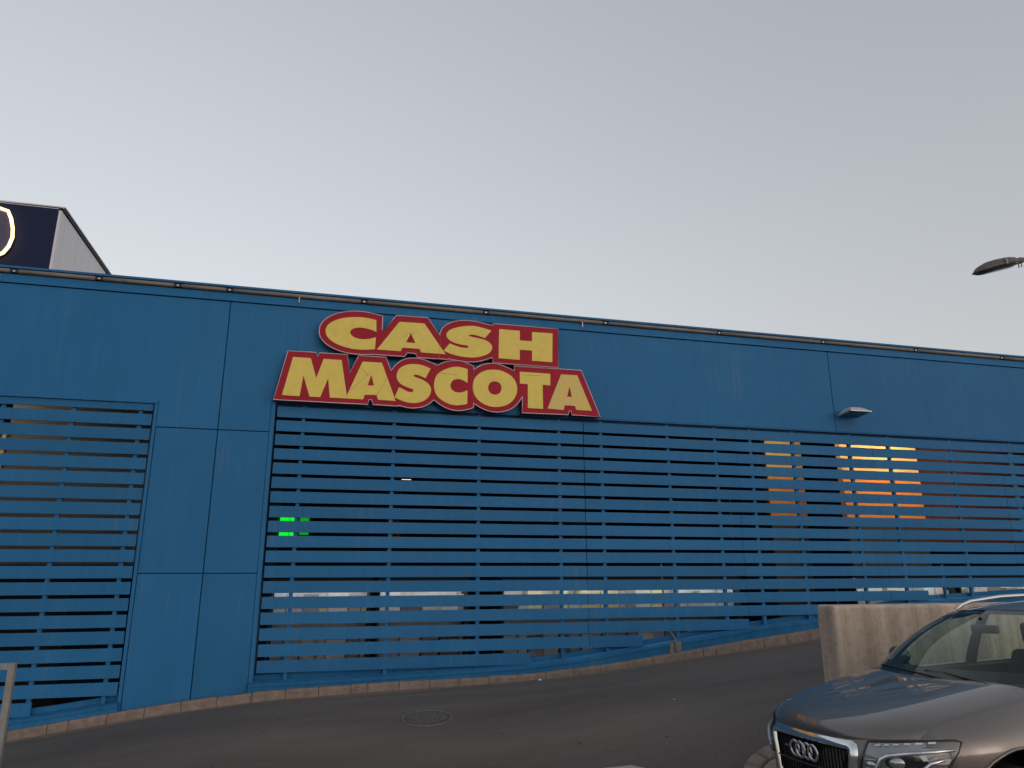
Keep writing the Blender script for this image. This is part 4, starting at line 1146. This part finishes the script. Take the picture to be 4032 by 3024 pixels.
# roof skin
rows = []
for i in range(13):
    x = -1.03 - 2.35 * i / 12; zc = interp([(-3.38, 1.545), (-3.0, 1.60), (-2.5, 1.635), (-2.0, 1.645), (-1.5, 1.635), (-1.2, 1.615), (-1.03, 1.594)], x)
    r_ = []
    for k in range(7):
        y = .60 * k / 6; e_ = interp([(-3.38, 1.515), (-3.0, 1.572), (-2.6, 1.596), (-2.0, 1.606), (-1.5, 1.592), (-1.15, 1.536)], x)
        t = (k / 6) ** 3; xx = x - (.12 * (k / 6) ** 2 if i == 0 else .12 * (k / 6) ** 2 * (1 - i / 12))
        r_.append((xx, min(y, .592), zc + (e_ - zc) * t))
    rows.append(r_)
MB().grid(mirror_rows(rows)).build("roof", P_paint, car, smooth=True)
MB().grid([[(p[0], p[1] * .96, p[2] - .035) for p in r_] for r_ in mirror_rows(rows)]).build("headliner", P_int, car, smooth=True)
# tailgate and rear
tg = []
for k, (x, z, w) in enumerate([(-3.38, 1.52, .58), (-3.58, 1.30, .66), (-3.72, 1.06, .79), (-3.76, .85, .80), (-3.77, .55, .80), (-3.72, .27, .78)]):
    tg.append([(x - .04 * math.cos(math.pi / 2 * y / 6), w * y / 6, z) for y in range(-6, 7)])
MB().grid(tg).build("tailgate", P_paint, car, smooth=True)
MB().box(-3.6, .70, -.76, .76, .235, .30).build("floor_pan", P_black, car)
# ---- cabin
MB().box(-.98, -.42, -.72, .72, .72, 1.02).build("dashboard", P_int, car)
for s in (1, -1):
    st = MB(); y0 = s * .37
    st.box(-1.75, -1.2, y0 - .25, y0 + .25, .50, .68)
    st.add([(-1.62, y0 - .24, .66), (-1.62, y0 + .24, .66), (-1.50, y0 + .24, .66), (-1.50, y0 - .24, .66), (-1.86, y0 - .21, 1.22), (-1.86, y0 + .21, 1.22), (-1.77, y0 + .21, 1.22), (-1.77, y0 - .21, 1.22)],
           [(0, 1, 2, 3), (4, 7, 6, 5), (0, 4, 5, 1), (1, 5, 6, 2), (2, 6, 7, 3), (3, 7, 4, 0)])
    so = st.build("front_seat", P_seat, car); bevel(so, .04, 3)
    ho = MB().box(-1.93, -1.82, y0 - .13, y0 + .13, 1.26, 1.44).build("headrest", P_seat, so); bevel(ho, .035, 3)
bs = MB().box(-2.75, -2.6, -.62, .62, .6, 1.2).build("rear_seat", P_seat, car); bevel(bs, .05, 3)
mr = MB(); mr.box(-.93, -.89, -.12, .12, 1.42, 1.485)
bevel(mr.build("rear_view_mirror", P_black, car), .015, 2)
MB().tube([(-.91, 0, 1.485), (-.88, 0, 1.545)], .012, 6).build("mirror_stem", P_black, car)
mb = MB(); pts = [(-1.08 + .06 * math.sin(a * math.pi / 10) * .4, .37 + .18 * math.cos(a * math.pi / 10), .98 + .17 * math.sin(a * math.pi / 10)) for a in range(20)]
mb.tube(pts, .014, 8, closed=True); mb.tube([(-1.06, .20, .98), (-1.06, .54, .98)], .018, 6)
mb.build("steering_wheel", P_black, car, smooth=True)
MB().tube([(-.92, .015, 1.42), (-.92, .012, 1.34)], .002, 4).build("air_freshener_cord", P_black, car)
MB().box(-.925, -.915, -.012, .036, 1.27, 1.34).build("air_freshener", mat("freshener", (.55, .55, .35), .6), car)
# wipers
MB().tube([(-.24, .18, 1.146), (-.30, -.30, 1.178), (-.36, -.56, 1.186)], .008, 6).build("wiper", P_black, car)
MB().tube([(-.24, .55, 1.146), (-.31, .10, 1.183), (-.30, -.05, 1.183)], .008, 6).build("wiper", P_black, car)
# ---- wheels
def wheel(x, s):
    yc = s * .80; rot = lambda r_, a, y_: (x + r_ * math.cos(a), y_, .355 + r_ * math.sin(a))
    prof = [(.24, -.10), (.30, -.115), (.345, -.105), (.357, -.07), (.357, .07), (.345, .105), (.30, .115), (.24, .10)]
    rows = [[rot(r_, 2 * math.pi * k / 36, yc + w) for k in range(37)] for r_, w in prof]
    t = MB().grid(rows).build("wheel", P_rub, car, smooth=True, merge=.0005)
    mb = MB(); mb.grid([[rot(r_, 2 * math.pi * k / 36, yc + s * w) for k in range(37)] for r_, w in ((.243, .09), (.235, .10), (.225, .09), (.215, .02), (.05, .03))])
    for k in range(10):
        a = 2 * math.pi * k / 10
        q = [rot(.06, a - .25, yc + s * .075), rot(.225, a - .07, yc + s * .085), rot(.225, a + .07, yc + s * .085), rot(.06, a + .25, yc + s * .075)]
        q2 = [(p[0], p[1] - s * .03, p[2]) for p in q]
        mb.add(q + q2, [(0, 1, 2, 3), (0, 4, 5, 1), (1, 5, 6, 2), (2, 6, 7, 3), (3, 7, 4, 0)])
    mb.grid([[rot(r_, 2 * math.pi * k / 20, yc + s * w) for k in range(21)] for r_, w in ((.07, .07), (.06, .085), (.001, .088))])
    mb.build("rim", P_rim, t)
for x in (0, -2.807):
    for s in (1, -1): wheel(x, s)
del car['_local']
